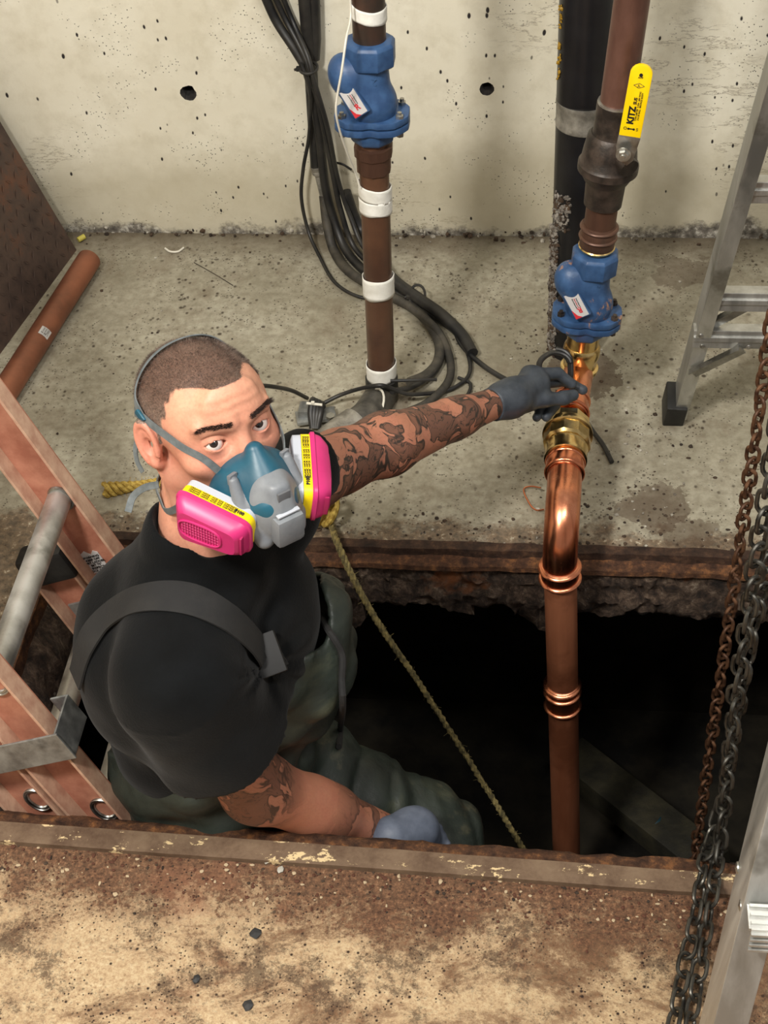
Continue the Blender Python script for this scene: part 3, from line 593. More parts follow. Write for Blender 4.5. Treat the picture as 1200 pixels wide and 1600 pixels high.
# ================================================================== LEFT RISER
LRY = 2.285
B0, B1 = P(573, -60, Y=LRY), P(597, 612, Y=LRY); bax = (B1-B0).normalized()
def onl(v):
    lo, hi = 0.0, 1.0
    for _ in range(30):
        mid = (lo+hi)/2
        if proj(B0.lerp(B1, mid))[1] < v: lo = mid
        else: hi = mid
    return B0.lerp(B1, lo)
T = thing('water_riser', 'brown left riser wrapped with bands of white tape', 'pipe', B1)
RL = T
MB().tube([B0-bax*1.75, onl(75)], 0.0268, 28).build('pipe', OLDCU, T)
MB().tube([onl(215), onl(600)], 0.0255, 28).build('pipe', LEFTP, T)
mb = MB(); mb.lathe(onl(224), bax, [(0, 0.0275), (0.002, 0.0335), (0.02, 0.033), (0.022, 0.030), (0.05, 0.0295), (0.052, 0.026)], 10, flat=None); mb.build('coupling', OLDCU, T)
for v0, v1, k in ((5, 27, 1), (287, 308, 2), (309, 330, 3), (430, 460, 4), (566, 588, 5)):
    a, b = onl(v0), onl(v1); L = (b-a).length; mb = MB()
    n = 40; rows = []
    vs = []; fs = []
    for j in range(7):
        for i in range(n):
            th = 2*math.pi*i/n; hh = j/6
            rr_ = 0.0275+0.0007*nz((i*0.35, j*1.1, k*7))+(0.0009 if (i/n > 0.5) else 0)
            e = 0.0022*nz((math.cos(th)*1.2, math.sin(th)*1.2, k*5+j)); x_ = side*math.cos(th)+V(0, -1, 0)*math.sin(th)
            vs.append(a.lerp(b, hh)+x_*rr_+bax*e+bax*(0.004*math.sin(th*1+k)))
    for j in range(6):
        for i in range(n): fs.append((j*n+i, j*n+(i+1) % n, (j+1)*n+(i+1) % n, (j+1)*n+i))
    mb.add(vs, fs); o = mb.build('tape_band', TAPE, T)
    so = o.modifiers.new('s', 'SOLIDIFY'); so.thickness = 0.001; so.offset = 1
cL = onl(183); check_valve(cL, -bax, V(1, 0, 0), V(0, -1, 0), 'clean blue check valve on the white-taped left riser', 1, BLUE, STEEL, 'check valves', 0.9, True)
MB().lathe(onl(588), bax, [(0, 0.0265), (0.002, 0.031), (0.03, 0.031), (0.034, 0.03)], 28).build('socket', RUBBER, RL)
# elbow at the foot running towards the pit
e0 = onl(606); e1 = P(572, 652, Z=0.036); e2 = P(520, 690, Z=0.033); e3 = P(490, 720, Z=0.03)
MB().tube(spline([e0-bax*0.01, e0+bax*0.012, e0.lerp(e1, 0.45)+V(0, 0.004, -0.012), e1, e1.lerp(e2, 0.5)], 6), 0.031, 24).build('elbow', CASTG, RL)
MB().tube(spline([e1.lerp(e2, 0.3), e2, e3], 5), 0.034, 24).build('fitting', GREYC, RL)
mb = MB(); q = e0.lerp(e1, 0.62)+V(0, 0, -0.004); ta, tb_ = V(0.62, -0.55, 0.56).normalized(), V(0.2, 0.8, 0.57).normalized(); mb.tube([q+(ta*math.cos(t)+tb_*math.sin(t))*0.037 for t in np.linspace(0, 2*math.pi, 24)[:-1]], 0.0022, 6, closed=True)
tag(mb.build('cable_tie', ZIPW), 'white cable tie around the foot of the left riser', 'cable tie')
# black stack pipe behind the right riser
T = thing('stack_pipe', 'wide black pipe standing behind the right riser', 'pipe', P(897, 545, Z=0))
k0, k1 = P(923, -90, Y=2.45), P(896, 552, Z=0)
MB().tube([k0+(k0-V(k1.x, 2.45, 0)).normalized()*1.8, V(k1.x, 2.45, -0.05)], 0.048, 36).build('pipe', BLACKP, T)
kk = P(916, 172, Y=2.45); kx = (k0-V(k1.x, 2.45, 0)).normalized()
mb = MB(); mb.lathe(kk-kx*0.024, kx, [(0, 0.0485), (0, 0.053), (0.006, 0.0535), (0.008, 0.0525), (0.04, 0.0525), (0.042, 0.0535), (0.048, 0.053), (0.048, 0.0485)], 40); mb.build('pipe_clamp', GREYC, T)
bq = kk+V(0.028, -0.05, 0.012); MB().tube([bq-V(0.012, 0, 0), bq+V(0.035, 0.006, 0)], 0.0048, 12).build('clamp_bolt', STEEL, T)
mb = MB(); r3 = random.Random(9)
for i in range(1100):
    v = r3.uniform(288, 545); w_ = 6+12*max(0, (v-300)/240)
    lim = (-1.95 if v < 345 else -2.45)+0.25*nz((v*0.045, 3, 0)); th = r3.uniform(-3.15, max(-3.1, lim)); cz = P(900, v, Y=2.45).z
    if v < 350 and th < -2.75: continue
    lump(mb, V(0.046, 2.45, cz)+V(math.cos(th)*0.05, math.sin(th)*0.05, 0)*0.965, r3.uniform(0.002, 0.0055), r3, r3.random() < 0.35)
o = mb.build('grey_crust', [simple('grey_mortar', lin(92, 86, 80), 0.9, c2=lin(150, 143, 134), scale=60), DIRT], T, smooth=False); o['kind'] = 'stuff'
mb = MB()
for i in range(46):
    v = r3.choice((r3.uniform(0, 40), r3.uniform(60, 125))); th = -2.75+r3.uniform(-0.12, 0.1)
    lump(mb, V(0.047, 2.45, P(885, v, Y=2.45).z)+V(math.cos(th)*0.0485, math.sin(th)*0.0485, 0), r3.uniform(0.001, 0.004), r3)
mb.build('yellow_sealant', simple('yellow_glue', lin(150, 116, 26), 0.5), T, smooth=True)['kind'] = 'stuff'

# ================================================================== CABLES
def cable(pts, r, label, name='cable', mat=None, cat='cable', group=None, sub=8, n=10):
    q = []
    if pts[0][1] == -30 and pts[0][2] > 2.5:
        p0 = P(pts[0][0], pts[0][1], Y=pts[0][2]); d0 = (p0-P(pts[1][0], pts[1][1], Y=pts[1][2])); d0.y = 0; d0.normalize(); q = [p0+d0*k for k in (1.2, 0.9, 0.6, 0.35, 0.18, 0.08)]
    for p in pts:
        u, v, k = p[:3]
        q.append(P(u, v, Y=k) if k > 1.5 else P(u, v, Z=k))
    return tag(MB().tube(spline(q, sub), r, n).build(name, mat or CABLE), label, cat, group)
wy = WY-0.02
tag(MB().tube([P(473, -40, Y=WY-0.025)+V(-0.03, 0, 1.5), P(473, -40, Y=WY-0.025), P(485, 100, Y=WY-0.025), P(495, 262, Y=WY-0.025)], 0.0135, 16).build('conduit', CABLE), 'black conduit on the wall ending at a grey coupling', 'conduit')
tag(MB().tube([P(490, -40, Y=WY-0.022)+V(-0.02, 0, 1.5), P(490, -40, Y=WY-0.022), P(493, 60, Y=WY-0.022), P(491, 92, Y=WY-0.024)], 0.0115, 16).build('cable', CABLE), 'thick glossy black cable high on the wall with a cut lower end', 'cable')
T = thing('conduit_coupling', 'ribbed grey coupling and stub below the black wall conduit', 'coupling', P(503, 272, Y=WY-0.025))
a, b = P(497, 258, Y=WY-0.025), P(506, 296, Y=WY-0.025); dk = (b-a).normalized()
MB().lathe(a, dk, [(0, 0.014), (0.001, 0.0165), (0.006, 0.0165), (0.007, 0.015), (0.011, 0.015), (0.012, 0.0165), (0.018, 0.0165), (0.019, 0.013)], 24).build('coupling', GREYC, T)
MB().tube([a+dk*0.015, b+dk*0.02], 0.012, 18).build('stub', simple('grey_conduit', lin(92, 90, 84), 0.6, c2=lin(140, 136, 126), scale=30), T)
cable([(404, -30, wy), (430, 30, wy), (462, 80, wy-0.02), (482, 120, wy-0.03), (498, 200, wy-0.03), (508, 290, wy-0.02), (524, 350, wy-0.03), (545, 398, 0.012), (590, 440, 0.012), (650, 478, 0.012), (705, 510, 0.012), (735, 545, 0.012)], 0.0095, 'thick black cable from the upper left corner, ending cut on the floor', mat=CABLE)
cable([(418, -30, wy), (446, 30, wy), (474, 84, wy-0.03), (488, 125, wy-0.045), (504, 190, wy-0.05), (520, 270, wy-0.04), (533, 330, wy-0.04), (556, 390, 0.02), (612, 440, 0.02), (668, 500, 0.015), (690, 545, 0.012), (680, 580, 0.012), (645, 604, 0.03), (612, 612, 0.05)], 0.006, 'thin black cable curling back to the foot of the left riser')
cable([(432, -30, wy), (456, 30, wy), (480, 86, wy-0.045), (492, 130, wy-0.06), (512, 200, wy-0.06), (528, 280, wy-0.04), (548, 340, wy-0.05), (574, 395, 0.035), (640, 455, 0.03), (700, 500, 0.02), (722, 540, 0.012), (760, 575, 0.012), (812, 604, 0.012), (850, 620, 0.015)], 0.0052, 'black cable running from the bundle towards the gloved hand')
cable([(470, 98, wy-0.05), (484, 140, wy-0.055), (483, 210, wy-0.03), (474, 262, wy-0.02), (471, 310, wy-0.02), (482, 362, wy-0.03), (500, 402, 0.01), (522, 440, 0.01), (556, 462, 0.01), (600, 470, 0.008)], 0.0038, 'thinnest black wire bowing out left of the bundle')
cable([(506, 306, wy-0.01), (511, 350, wy-0.03), (522, 392, 0.014), (545, 424, 0.014), (590, 452, 0.014), (650, 485, 0.014), (682, 525, 0.014), (686, 560, 0.014), (668, 585, 0.016), (640, 598, 0.03)], 0.0105, 'thick dusty cable looping right of the left riser', mat=CABLE_G)
cable([(540, 300, wy-0.03), (556, 345, wy-0.03), (575, 375, wy-0.06), (610, 432, 0.03), (652, 465, 0.03), (690, 492, 0.028), (722, 524, 0.02), (738, 552, 0.016)], 0.0122, 'black cable with a fat rounded end lying on top of the loops', mat=CABLE)
cable([(640, 480, 0.03), (680, 512, 0.024), (700, 550, 0.014), (704, 585, 0.012), (690, 610, 0.014), (660, 634, 0.014), (620, 650, 0.014), (590, 668, 0.014)], 0.008, 'dusty cable bending back under the forearm', mat=CABLE_G)
cable([(720, 530, 0.008), (733, 560, 0.008), (733, 585, 0.008), (716, 602, 0.008), (690, 612, 0.01), (640, 616, 0.035), (610, 606, 0.06), (592, 602, 0.075), (560, 608, 0.05), (530, 618, 0.03), (502, 632, 0.02)], 0.004, 'thin black wire strapped across the riser to the floor clamp')
cable([(716, 590, 0.006), (735, 600, 0.006), (728, 620, 0.006), (700, 640, 0.006)], 0.0035, 'short black wire tail beside the cable loops')
cable([(610, 595, 0.075), (650, 594, 0.07), (682, 593, 0.06)], 0.0032, 'short stiff strap end poking right from the taped riser')
cable([(398, 602, 0.2), (425, 604, 0.15), (455, 610, 0.08), (480, 622, 0.02)], 0.004, 'dark wire between the worker\'s temple and the floor clamp')
cable([(524, 254, wy), (536, 257, wy-0.006), (549, 265, wy)], 0.0025, 'small black wire stub sticking out of the wall')
cable([(905, 640, 0.03), (925, 672, 0.012), (942, 695, 0.008), (956, 722, 0.008)], 0.0045, 'dark strap end pointing right from under the union')
# black tie around the wall bundle, and one on the floor bundle
def tie(u, v, rx, rz, label, mat, k, kind='Y', rr_=0.003, tail=None):
    c = P(u, v, Y=k) if kind == 'Y' else P(u, v, Z=k)
    mb = MB(); n = 22
    mb.tube([c+V(rx*math.cos(t), 0.018*math.sin(t), rz*math.sin(t)) for t in np.linspace(0, 2*math.pi, n+1)[:-1]], rr_, 6, closed=True)
    if tail: mb.box(c+V(-rx, -0.004, 0), (0.012, 0.01, 0.008), bev=0.001); mb.tube([c+V(-rx, 0, 0), c+V(-rx-0.01, -0.005, -0.002)], 0.003, 6)
    return tag(mb.build('cable_tie', mat), label, 'cable tie')
tie(482, 106, 0.018, 0.004, 'black cable tie holding the bundle high on the wall', CABLE, wy-0.045, tail=True)
tie(652, 462, 0.016, 0.014, 'black cable tie on the cable bundle lying on the floor', CABLE, 0.03, 'Z', tail=True)
# coil of dark strap held in the hand
cc = P(868, 578, Y=2.1); q = []
for i in range(34):
    t = i/33*2*math.pi*1.15; q.append(cc+V(0.027*math.cos(t+0.6)*(1+0.1*math.sin(3*t)), 0.016*math.sin(t)+0.01*t/6, 0.027*math.sin(t+0.6)*(1+0.12*math.cos(2*t))))
MBc = MB().tube(q, 0.0042, 8); q2 = [p+V(0.003, -0.006, 0.004) for p in q]; MBc.tube(q2, 0.0036, 8)
tag(MBc.build('wire_coil', CABLE), 'small coil of black wire behind the gloved hand', 'wire')
# white cord over the left check valve
q = [P(u_, v_, Y=y_-0.072) for u_, v_, y_ in ((545, -30, 2.32), (548, 25, 2.32), (541, 60, 2.28), (534, 110, 2.262), (527, 150, 2.262), (525, 176, 2.262), (531, 205, 2.275), (543, 240, 2.30), (556, 272, 2.326), (562, 292, 2.33))]
tag(MB().tube(spline(q, 6), 0.0019, 6).build('cord', ZIPW), 'thin white cord hanging over the left check valve', 'cord')
# ground clamp by the elbow
c = P(493, 645, Z=0.022); T = thing('ground_clamp', 'small silver ground clamp with black cable tied by a white strap', 'clamp', c)
MB().box(c+V(0, 0, -0.008), (0.075, 0.036, 0.008), ((0.95, 0.25, 0), (-0.25, 0.95, 0), (0, 0, 1)), 0.002).box(c+V(-0.022, 0.006, 0.0), (0.02, 0.034, 0.02), bev=0.003).build('base', ALU_D, T)
mb = MB()
for k in range(4): mb.tube(spline([c+V(-0.004+k*0.005, 0.02, 0.0), c+V(-0.004+k*0.005, 0.008, 0.024-0.003*k), c+V(-0.006+k*0.006, -0.014, 0.012), c+V(-0.002+k*0.003, -0.034, -0.01)], 6), 0.0065, 10)
mb.build('cable_loop', CABLE, T); MB().tube([c+V(-0.014, -0.004, 0.026), c+V(0.016, -0.008, 0.026)], 0.0026, 8).box(c+V(-0.002, -0.006, 0.029), (0.006, 0.006, 0.004)).build('strap', ZIPW, T)
MB().lathe(c+V(0.03, -0.012, 0), (0, 0, 1), [(0, 0.009), (0.005, 0.009), (0.0055, 0)], flat=6).build('nut', STEEL, T)

# ================================================================== STEEL PLATE, COPPER PIPE
pc0, pc1 = P(121, 391, Z=0.0), P(-3, 560, Z=0.0); topp = P(0, 178, Y=pc0.y+0.03)
pdn = (pc1-pc0).normalized(); pup = (topp-pc0); pup = (pup-pdn*pup.dot(pdn)).normalized(); pnn = pdn.cross(pup); pnn = pnn if pnn.x > 0 else -pnn
PLM = rust('steel_plate_rust', lin(62, 50, 46), lin(84, 68, 60), lin(116, 74, 52), 0.55, 9, 0.002, 0.3)
T = thing('tread_plate', 'brown rusty steel tread plate leaning against the left wall', 'plate', pc0)
Lp, Hp = 1.0, 0.66
while (pc0+pup*Hp).x < XL+0.015: Hp -= 0.01
MB().prism([(0, 0), (Lp, 0), (Lp, Hp), (0, Hp)], pc0-pnn*0.006, (pdn, pup), 0.008).build('plate', PLM, T, smooth=False)
mb = MB()
for i in range(34):
    for j in range(22):
        x_, y_ = 0.02+i*0.029, 0.02+j*0.029; an = math.pi/4 if (i+j) % 2 else -math.pi/4
        a = pdn*math.cos(an)+pup*math.sin(an); bb_ = pnn.cross(a); c = pc0+pdn*x_+pup*y_-pnn*0.0015
        if y_ > Hp-0.01 or x_ > Lp-0.01: continue
        mb.add([c-a*0.011, c-bb_*0.003+pnn*0.0012, c+a*0.011, c+bb_*0.003+pnn*0.0012], [(0, 1, 2, 3)])
mb.build('tread_lugs', PLM, T, smooth=False)['kind'] = 'stuff'
cp0, cp1 = P(139, 406, Z=0.027), P(12, 606, Z=0.027); cdn = (cp1-cp0).normalized()
T = thing('copper_pipe', 'loose brown copper pipe lying on the floor along the steel plate', 'pipe', cp0)
MB().tube([cp0, cp0+cdn*0.9], 0.0255, 26, cap=True).build('pipe', simple('handled_copper', lin(122, 76, 56), 0.45, 0.4, c2=lin(156, 98, 72), scale=7, bump=0.1), T, angle=50)
sq = P(58, 521, D=1.0); s0_ = cp0+cdn*((P(58, 521, Z=0.04)-cp0).dot(cdn)); tl = (V(0.75, -0.35, 0.8)).normalized(); tl = (tl-cdn*tl.dot(cdn)).normalized()
lb = MB(); vs = []
for a in (-0.45, -0.15, 0.15, 0.45):
    for h in (-0.012, 0.012): vs.append(s0_+cdn*h+(tl*math.cos(a)+cdn.cross(tl)*math.sin(a))*0.0262)
lb.add(vs, [(0, 1, 3, 2), (2, 3, 5, 4), (4, 5, 7, 6)]); st_ = lb.build('sticker', PLATE_L, T)
for k in range(3): text_mesh('1.25 M' if k == 0 else '||| || ||', 0.006, s0_+tl*0.0265+cdn*(0.006-0.006*k), cdn.cross(tl), cdn, INK, st_)
# ================================================================== CHAINS
def link_mesh(L, W, r, mat, name):
    mb = MB(); q = []
    for i in range(16):
        t = 2*math.pi*i/16; y = math.sin(t)*W; x = math.cos(t)*W+(L-W)*(1 if math.cos(t) > 0.01 else (-1 if math.cos(t) < -0.01 else 0)); q.append(V(0, y, x))
    q = [V(0, W*math.sin(t), (L-W)+W*math.cos(t)) for t in np.linspace(-math.pi/2, math.pi/2, 7)]+[V(0, W*math.sin(t), -(L-W)+W*math.cos(t)) for t in np.linspace(math.pi/2, math.pi*1.5, 7)]
    mb.tube(q, r, 8, closed=True, up=(1, 0, 0)); o = mb.build('link', mat); me = o.data; bpy.data.objects.remove(o); return me
def chain(name, label, pts, L, W, r, mat, roll=0.0, wob=0.0, seed=1):
    """links along a polyline; each link a copy of one mesh"""
    me = link_mesh(L, W, r, mat, name); pts = [V(p) for p in pts]; T = thing(name, label, 'chain', pts[-1]); rg = random.Random(seed)
    pitch = 2*(L-r)-r*0.6; pos = []; i = 0; left = pitch/2
    seg = [(pts[k+1]-pts[k]).length for k in range(len(pts)-1)]; tot = sum(seg); d = pitch/2
    def at(d):
        k = 0
        while k < len(seg)-1 and d > seg[k]: d -= seg[k]; k += 1
        return pts[k].lerp(pts[k+1], d/seg[k])
    k = 0
    while d+pitch/2 < tot:
        c = at(d); z = (at(min(tot, d+pitch/2))-at(max(0, d-pitch/2))).normalized(); a = roll+k*math.pi/2+rg.uniform(-wob, wob)
        x = V(1, 0, 0) if abs(z.x) < 0.9 else V(0, 1, 0); x = (x-z*x.dot(z)).normalized(); y = z.cross(x); xx = x*math.cos(a)+y*math.sin(a); yy = z.cross(xx)
        o = bpy.data.objects.new('link', me); scene.collection.objects.link(o); o.parent = T
        M3 = Matrix((xx, yy, z)).transposed().to_4x4(); M3.translation = c-WO[T.name]; o.matrix_basis = M3
        d += pitch; k += 1
    return T
ch0 = P(1197, 560, Y=1.75); chain('hanging_chain', 'rusty brown chain hanging down into the pit', [V(ch0.x-0.004, 1.75, 2.3), V(ch0.x, 1.75, 1.0), V(0.302, 1.75, 0.4), V(0.306, 1.75, -0.85)], 0.0155, 0.0095, 0.0031, CHAIN_R, 0.75, 0.35, 3)
zf = 0.022
chain('hanging_chain', 'dark steel hoist chain nearest the ladder, lower end on the curb', [P(1200, 760, Y=1.32)+V(0.012, 0, 1.5), P(1200, 760, Y=1.32), P(1150, 1080, Y=1.31), P(1132, 1250, Y=1.30), P(1124, 1330, Y=1.275), P(1112, 1400, Z=0.03), P(1102, 1460, Z=zf), P(1085, 1560, Z=zf), P(1068, 1660, Z=zf)], 0.0175, 0.0105, 0.0029, CHAIN_D, 0.6, 0.25, 5)
chain('hanging_chain', 'second dark steel chain strand left of the first, lying on the near floor', [P(1193, 970, Y=1.36)+V(0.03, 0, 1.6), P(1180, 970, Y=1.36), P(1150, 1120, Y=1.34), P(1128, 1260, Y=1.32), P(1108, 1320, Y=1.29), P(1096, 1372, Z=0.028), P(1086, 1440, Z=zf), P(1066, 1530, Z=zf), P(1044, 1640, Z=zf)], 0.0175, 0.0105, 0.0029, CHAIN_D, 0.9, 0.3, 8)
# ================================================================== ALUMINIUM STEPLADDER
T = thing('stepladder', 'aluminium stepladder straddling the right end of the pit', 'ladder', (0.45, 1.5, 0))
ft = P(1040, 650, Z=0.0)
def rail(p0, p1, wdt, dep, thk, xdir, name, mat, face=1):
    """C channel: web square to xdir, flanges reaching along xdir*face"""
    p0, p1 = V(p0), V(p1); d = (p1-p0).normalized(); x = V(xdir); x = (x-d*x.dot(d)).normalized(); y = d.cross(x).normalized()
    mb = MB(); L = (p1-p0).length; c = (p0+p1)/2
    mb.box(c, (thk, wdt, L), (x, y, d)); 
    for s in (-1, 1): mb.box(c+y*s*(wdt/2-thk/2)+x*face*dep/2, (dep, thk, L), (x, y, d))
    return mb.build(name, mat, T, smooth=False, bev=0.0008), d, x, y
apex = V(0.42, 1.50, 2.55); r0 = ft+V(0.012, 0, 0.02)
rl, dR, xR, yR = rail(r0, apex, 0.052, 0.024, 0.0025, (1, 0.0, 0), 'rear_rail', ALU)
MB().box(ft+V(0.014, -0.004, 0.03), (0.038, 0.064, 0.062), (xR, yR, dR), 0.004).build('rubber_foot', RUBBER, T)
r0b = r0+V(0.62, 0, 0); a2 = apex+V(-0.02+0.42, 0, 0)
rail(r0b, a2, 0.052, 0.024, 0.0025, (-1, 0, 0), 'rear_rail', ALU); MB().box(r0b+V(-0.002, -0.004, 0.01), (0.038, 0.064, 0.062), bev=0.004).build('rubber_foot', RUBBER, T)
def atz(p0, p1, z): t = (z-p0.z)/(p1.z-p0.z); return V(p0).lerp(V(p1), t)
for v, h, z in ((247, 0.02, None), (457, 0.02, None), (527, 0.024, None)):
    q = P(1085 if v > 300 else 1160, v, Y=2.16); zz_ = q.z
    a, b = atz(r0, apex, zz_), atz(r0b, a2, zz_); a = a+V(-0.004, -0.012, 0) if v == 527 else a
    mb = MB(); L = (b-a).length; mb.box((a+b)/2+V(0.0, -0.018, 0), (L, 0.003, 0.036)); mb.box((a+b)/2+V(0, -0.008, 0.017), (L, 0.022, 0.003)); mb.box((a+b)/2+V(0, -0.02, 0.002), (L, 0.006, 0.010), bev=0.001)
    mb.build('crossbar', ALU, T, smooth=False, bev=0.0006)
    if v == 527:
        for s in (0.012, 0.09): MB().lathe(a+V(s+0.004, -0.0195, -0.01), (0, -1, 0), [(0, 0.0045), (0.0015, 0.004), (0.0025, 0)], 12).build('rivet', STEEL, T); MB().lathe(a+V(0.012, -0.0195, 0.012), (0, -1, 0), [(0, 0.0045), (0.0015, 0.004), (0.0025, 0)], 12).build('rivet', STEEL, T) if s < 0.05 else None
for (u0, v0, u1, v1) in ((1105, 510, 1188, 467), (1082, 583, 1160, 545)):
    a = P(u0, v0, Y=2.17); b = P(u1, v1, Y=2.15); d = (b-a).normalized(); x = V(0, 1, 0); y = d.cross(x).normalized(); x = y.cross(d)
    MB().box((a+b)/2, ((b-a).length, 0.003, 0.02), (d, x, y)).box((a+b)/2-x*0.006+y*0.009, ((b-a).length, 0.012, 0.002), (d, x, y)).build('brace', STEEL, T, smooth=False)
# front side with the steps
f0 = V(0.116, 0.62, 0.02); fa = V(0.40, 1.36, 2.62); g0 = f0+V(0.66, 0, 0); ga = fa+V(0.42, 0, 0)
rail(f0, fa, 0.052, 0.03, 0.003, (1, 0, 0), 'front_rail', ALU); rail(g0, ga, 0.052, 0.03, 0.003, (-1, 0, 0), 'front_rail', ALU)
for p in (f0, g0): MB().box(p+V(0.008, 0, 0), (0.05, 0.09, 0.05), bev=0.004).build('rubber_foot', RUBBER, T)
zt = P(1180, 1430, Y=0.80).z+0.055
for z in (zt-0.3, zt, zt+0.3, zt+0.6, zt+0.9, zt+1.2, zt+1.5):
    if z < 0.06 or z > 2.4: continue
    a, b = atz(f0, fa, z), atz(g0, ga, z); L = (b-a).length; c = (a+b)/2+V(0, -0.012, 0)
    mb = MB(); mb.box(c+V(0, 0.0, 0), (L-0.002, 0.078, 0.003)); mb.box(c+V(0, -0.039, -0.015), (L-0.006, 0.003, 0.034)); mb.box(c+V(0, 0.039, -0.011), (L-0.006, 0.003, 0.025))
    for k in range(9): mb.box(c+V(0, -0.034+k*0.0085, 0.0028), (L-0.006, 0.003, 0.003))
    for k in range(4): mb.box(c+V(0, -0.0415, -0.004-k*0.008), (L-0.006, 0.003, 0.003))
    mb.build('step', ALU, T, smooth=False)
    for yo in (-0.02, 0.02): MB().lathe(a+V(-0.002, yo, -0.012), (-1, 0, 0), [(0, 0.006), (0.0015, 0.0055), (0.003, 0)], 12).build('rivet', STEEL, T)
q = atz(f0, fa, 0.1)
MB().lathe(q+V(-0.0015, -0.01, 0), (-1, 0, 0), [(0, 0.0065), (0.002, 0.006), (0.0035, 0)], 14).build('rivet', STEEL, T)
a, b = atz(f0, fa, zt-0.03)+V(0.006, 0.02, 0), atz(f0, fa, 0.12)+V(0.01, 0.02, 0); c = atz(f0, fa, zt-0.02)+V(0.16, 0.0, 0)
mb = MB(); mb.tube(spline([b, b+V(0.06, 0.01, 0.05), c+V(-0.03, 0.01, -0.035), c], 8), 0.012, 8, ell=(0.25, 1)); mb.build('brace', STEEL, T)
top = (apex+a2+fa+ga)/4; MB().box(top+V(0, 0, 0.03), (0.52, 0.24, 0.05), bev=0.01).build('top_cap', ALU, T)
# ================================================================== FIBREGLASS EXTENSION LADDER IN THE PIT
T = thing('fibreglass_ladder', 'worn red fibreglass extension ladder leaning in the left end of the pit', 'ladder', (-0.5, 1.48, -1.3))
ldir = V(-0.37, 0, 1).normalized(); lnn = V(1, 0, 0.37).normalized()
def lrail(z_lo, z_hi, y, off, inner, name='rail', web=0.078, fl=0.03):
    """web in the plane of the rail; flanges towards y+inner; off = shift along the normal"""
    base = V(-0.622, y, 0)+lnn*off
    a = base+ldir*z_lo; b = base+ldir*z_hi; L = (b-a).length; c = (a+b)/2-lnn*web/2; ax = (lnn, V(0, 1, 0), ldir)
    mb = MB(); mb.box(c, (web, 0.004, L), ax); r = mb.build(name, RED_FG, T, smooth=False)
    mb = MB()
    for s in (-1, 1): mb.box(c+lnn*s*(web/2-0.002)+V(0, inner*fl/2, 0), (0.0045, fl, L), ax)
    mb.build('flange', PINK_FG, r, smooth=False, bev=0.0008); return r, base
YN_, YF_ = 1.335, 1.712
lrail(-0.98, 2.28, YN_, 0.0, -1); lrail(-0.98, 2.28, YF_, 0.0, -1)
zc = (P(72, 872, Y=YF_)-V(-0.622, YF_, 0)).dot(ldir)
lrail(-0.98, zc, YN_, -0.088, -1); rf, _ = lrail(-0.98, zc, YF_, -0.088, -1)
q = V(-0.622, YF_, 0)-lnn*0.088+ldir*zc-lnn*0.039; ax = (lnn, V(0, 1, 0), ldir)
MB().box(q+V(0, -0.012, 0)+ldir*0.0, (0.088, 0.045, 0.06), ax, 0.008).build('end_cap', RUBBER, T)
MB().box(q+V(0, -0.0035, 0)-ldir*0.13, (0.06, 0.004, 0.05), ax, 0.001).build('reinforcing_plate', ALU_D, T, smooth=False)
MB().lathe(q+V(0, -0.005, 0)-ldir*0.125, (0, -1, 0), [(0, 0.005), (0.002, 0.0045), (0.003, 0)], 12).build('rivet', CASTB, T)
# rungs: D-shaped aluminium tubes, their swaged ends show on the outer web
z1 = (P(75, 782, Y=YF_)-V(-0.622, YF_, 0)).dot(ldir)
for off, zs in ((0.0, [z1-0.305*k for k in range(-6, 4)]), (-0.088, [z1-0.305*k+0.05 for k in range(1, 4)])):
    for z_ in zs:
        if off < 0 and z_ > zc-0.03: continue
        c = V(-0.622, 0, 0)+lnn*(off-0.039)+ldir*z_; a, b = V(c.x, YN_-0.004, c.z), V(c.x, YF_-0.004, c.z)
        prof_ = [(0.019*math.cos(t), 0.017*math.sin(t)) for t in np.linspace(0, math.pi, 9)]+[(-0.016, -0.012), (0.016, -0.012)]
        mb = MB(); vs = [p+lnn*y_*1.0+ldir*x_*1.05 for p in (a, b) for x_, y_ in prof_]; n = len(prof_)
        mb.add(vs, [(k, (k+1) % n, n+(k+1) % n, n+k) for k in range(n)]+[tuple(range(n, 2*n))])
        rg = mb.build('rung', ALU, T, angle=30)
        for s_, yy_ in ((-1, YN_-0.003), (-1, YF_-0.004)):
            mb = MB(); e = V(c.x, yy_, c.z); q = [e+ldir*0.022*math.cos(t)+lnn*0.0195*(math.sin(t) if math.sin(t) > 0 else 0.75*math.sin(t)) for t in np.linspace(0, 2*math.pi, 25)[:-1]]; mb.tube(q, 0.0036, 8, closed=True); 
            if yy_ < 1.5: mb.tube([e+V(0, -0.003, 0)+(p-e)*1.14 for p in q], 0.0016, 6, closed=True)
            mb.build('swaged_collar', STEEL, rg)
# guide bracket around the near rails
gz = (P(68, 1168, Y=YN_-0.03)-V(-0.622, YN_, 0)).dot(ldir); c = V(-0.622, YN_, 0)+ldir*gz; mb = MB()
mb.box(c-lnn*0.1+V(0, -0.036, 0), (0.235, 0.0035, 0.055), ax); mb.box(c+lnn*0.013+V(0, 0.0, 0), (0.0035, 0.072, 0.055), ax); mb.box(c+lnn*0.0+V(0, 0.036, 0), (0.03, 0.0035, 0.055), ax)
gb = mb.build('guide_bracket', ALU_D, T, smooth=False, bev=0.001)
for s in (0.018, -0.004): MB().lathe(c-lnn*0.155+V(0, -0.038, 0)-ldir*s, (0, -1, 0), [(0, 0.0065), (0.002, 0.006), (0.003, 0.002)], 12).build('rivet', STEEL, gb)
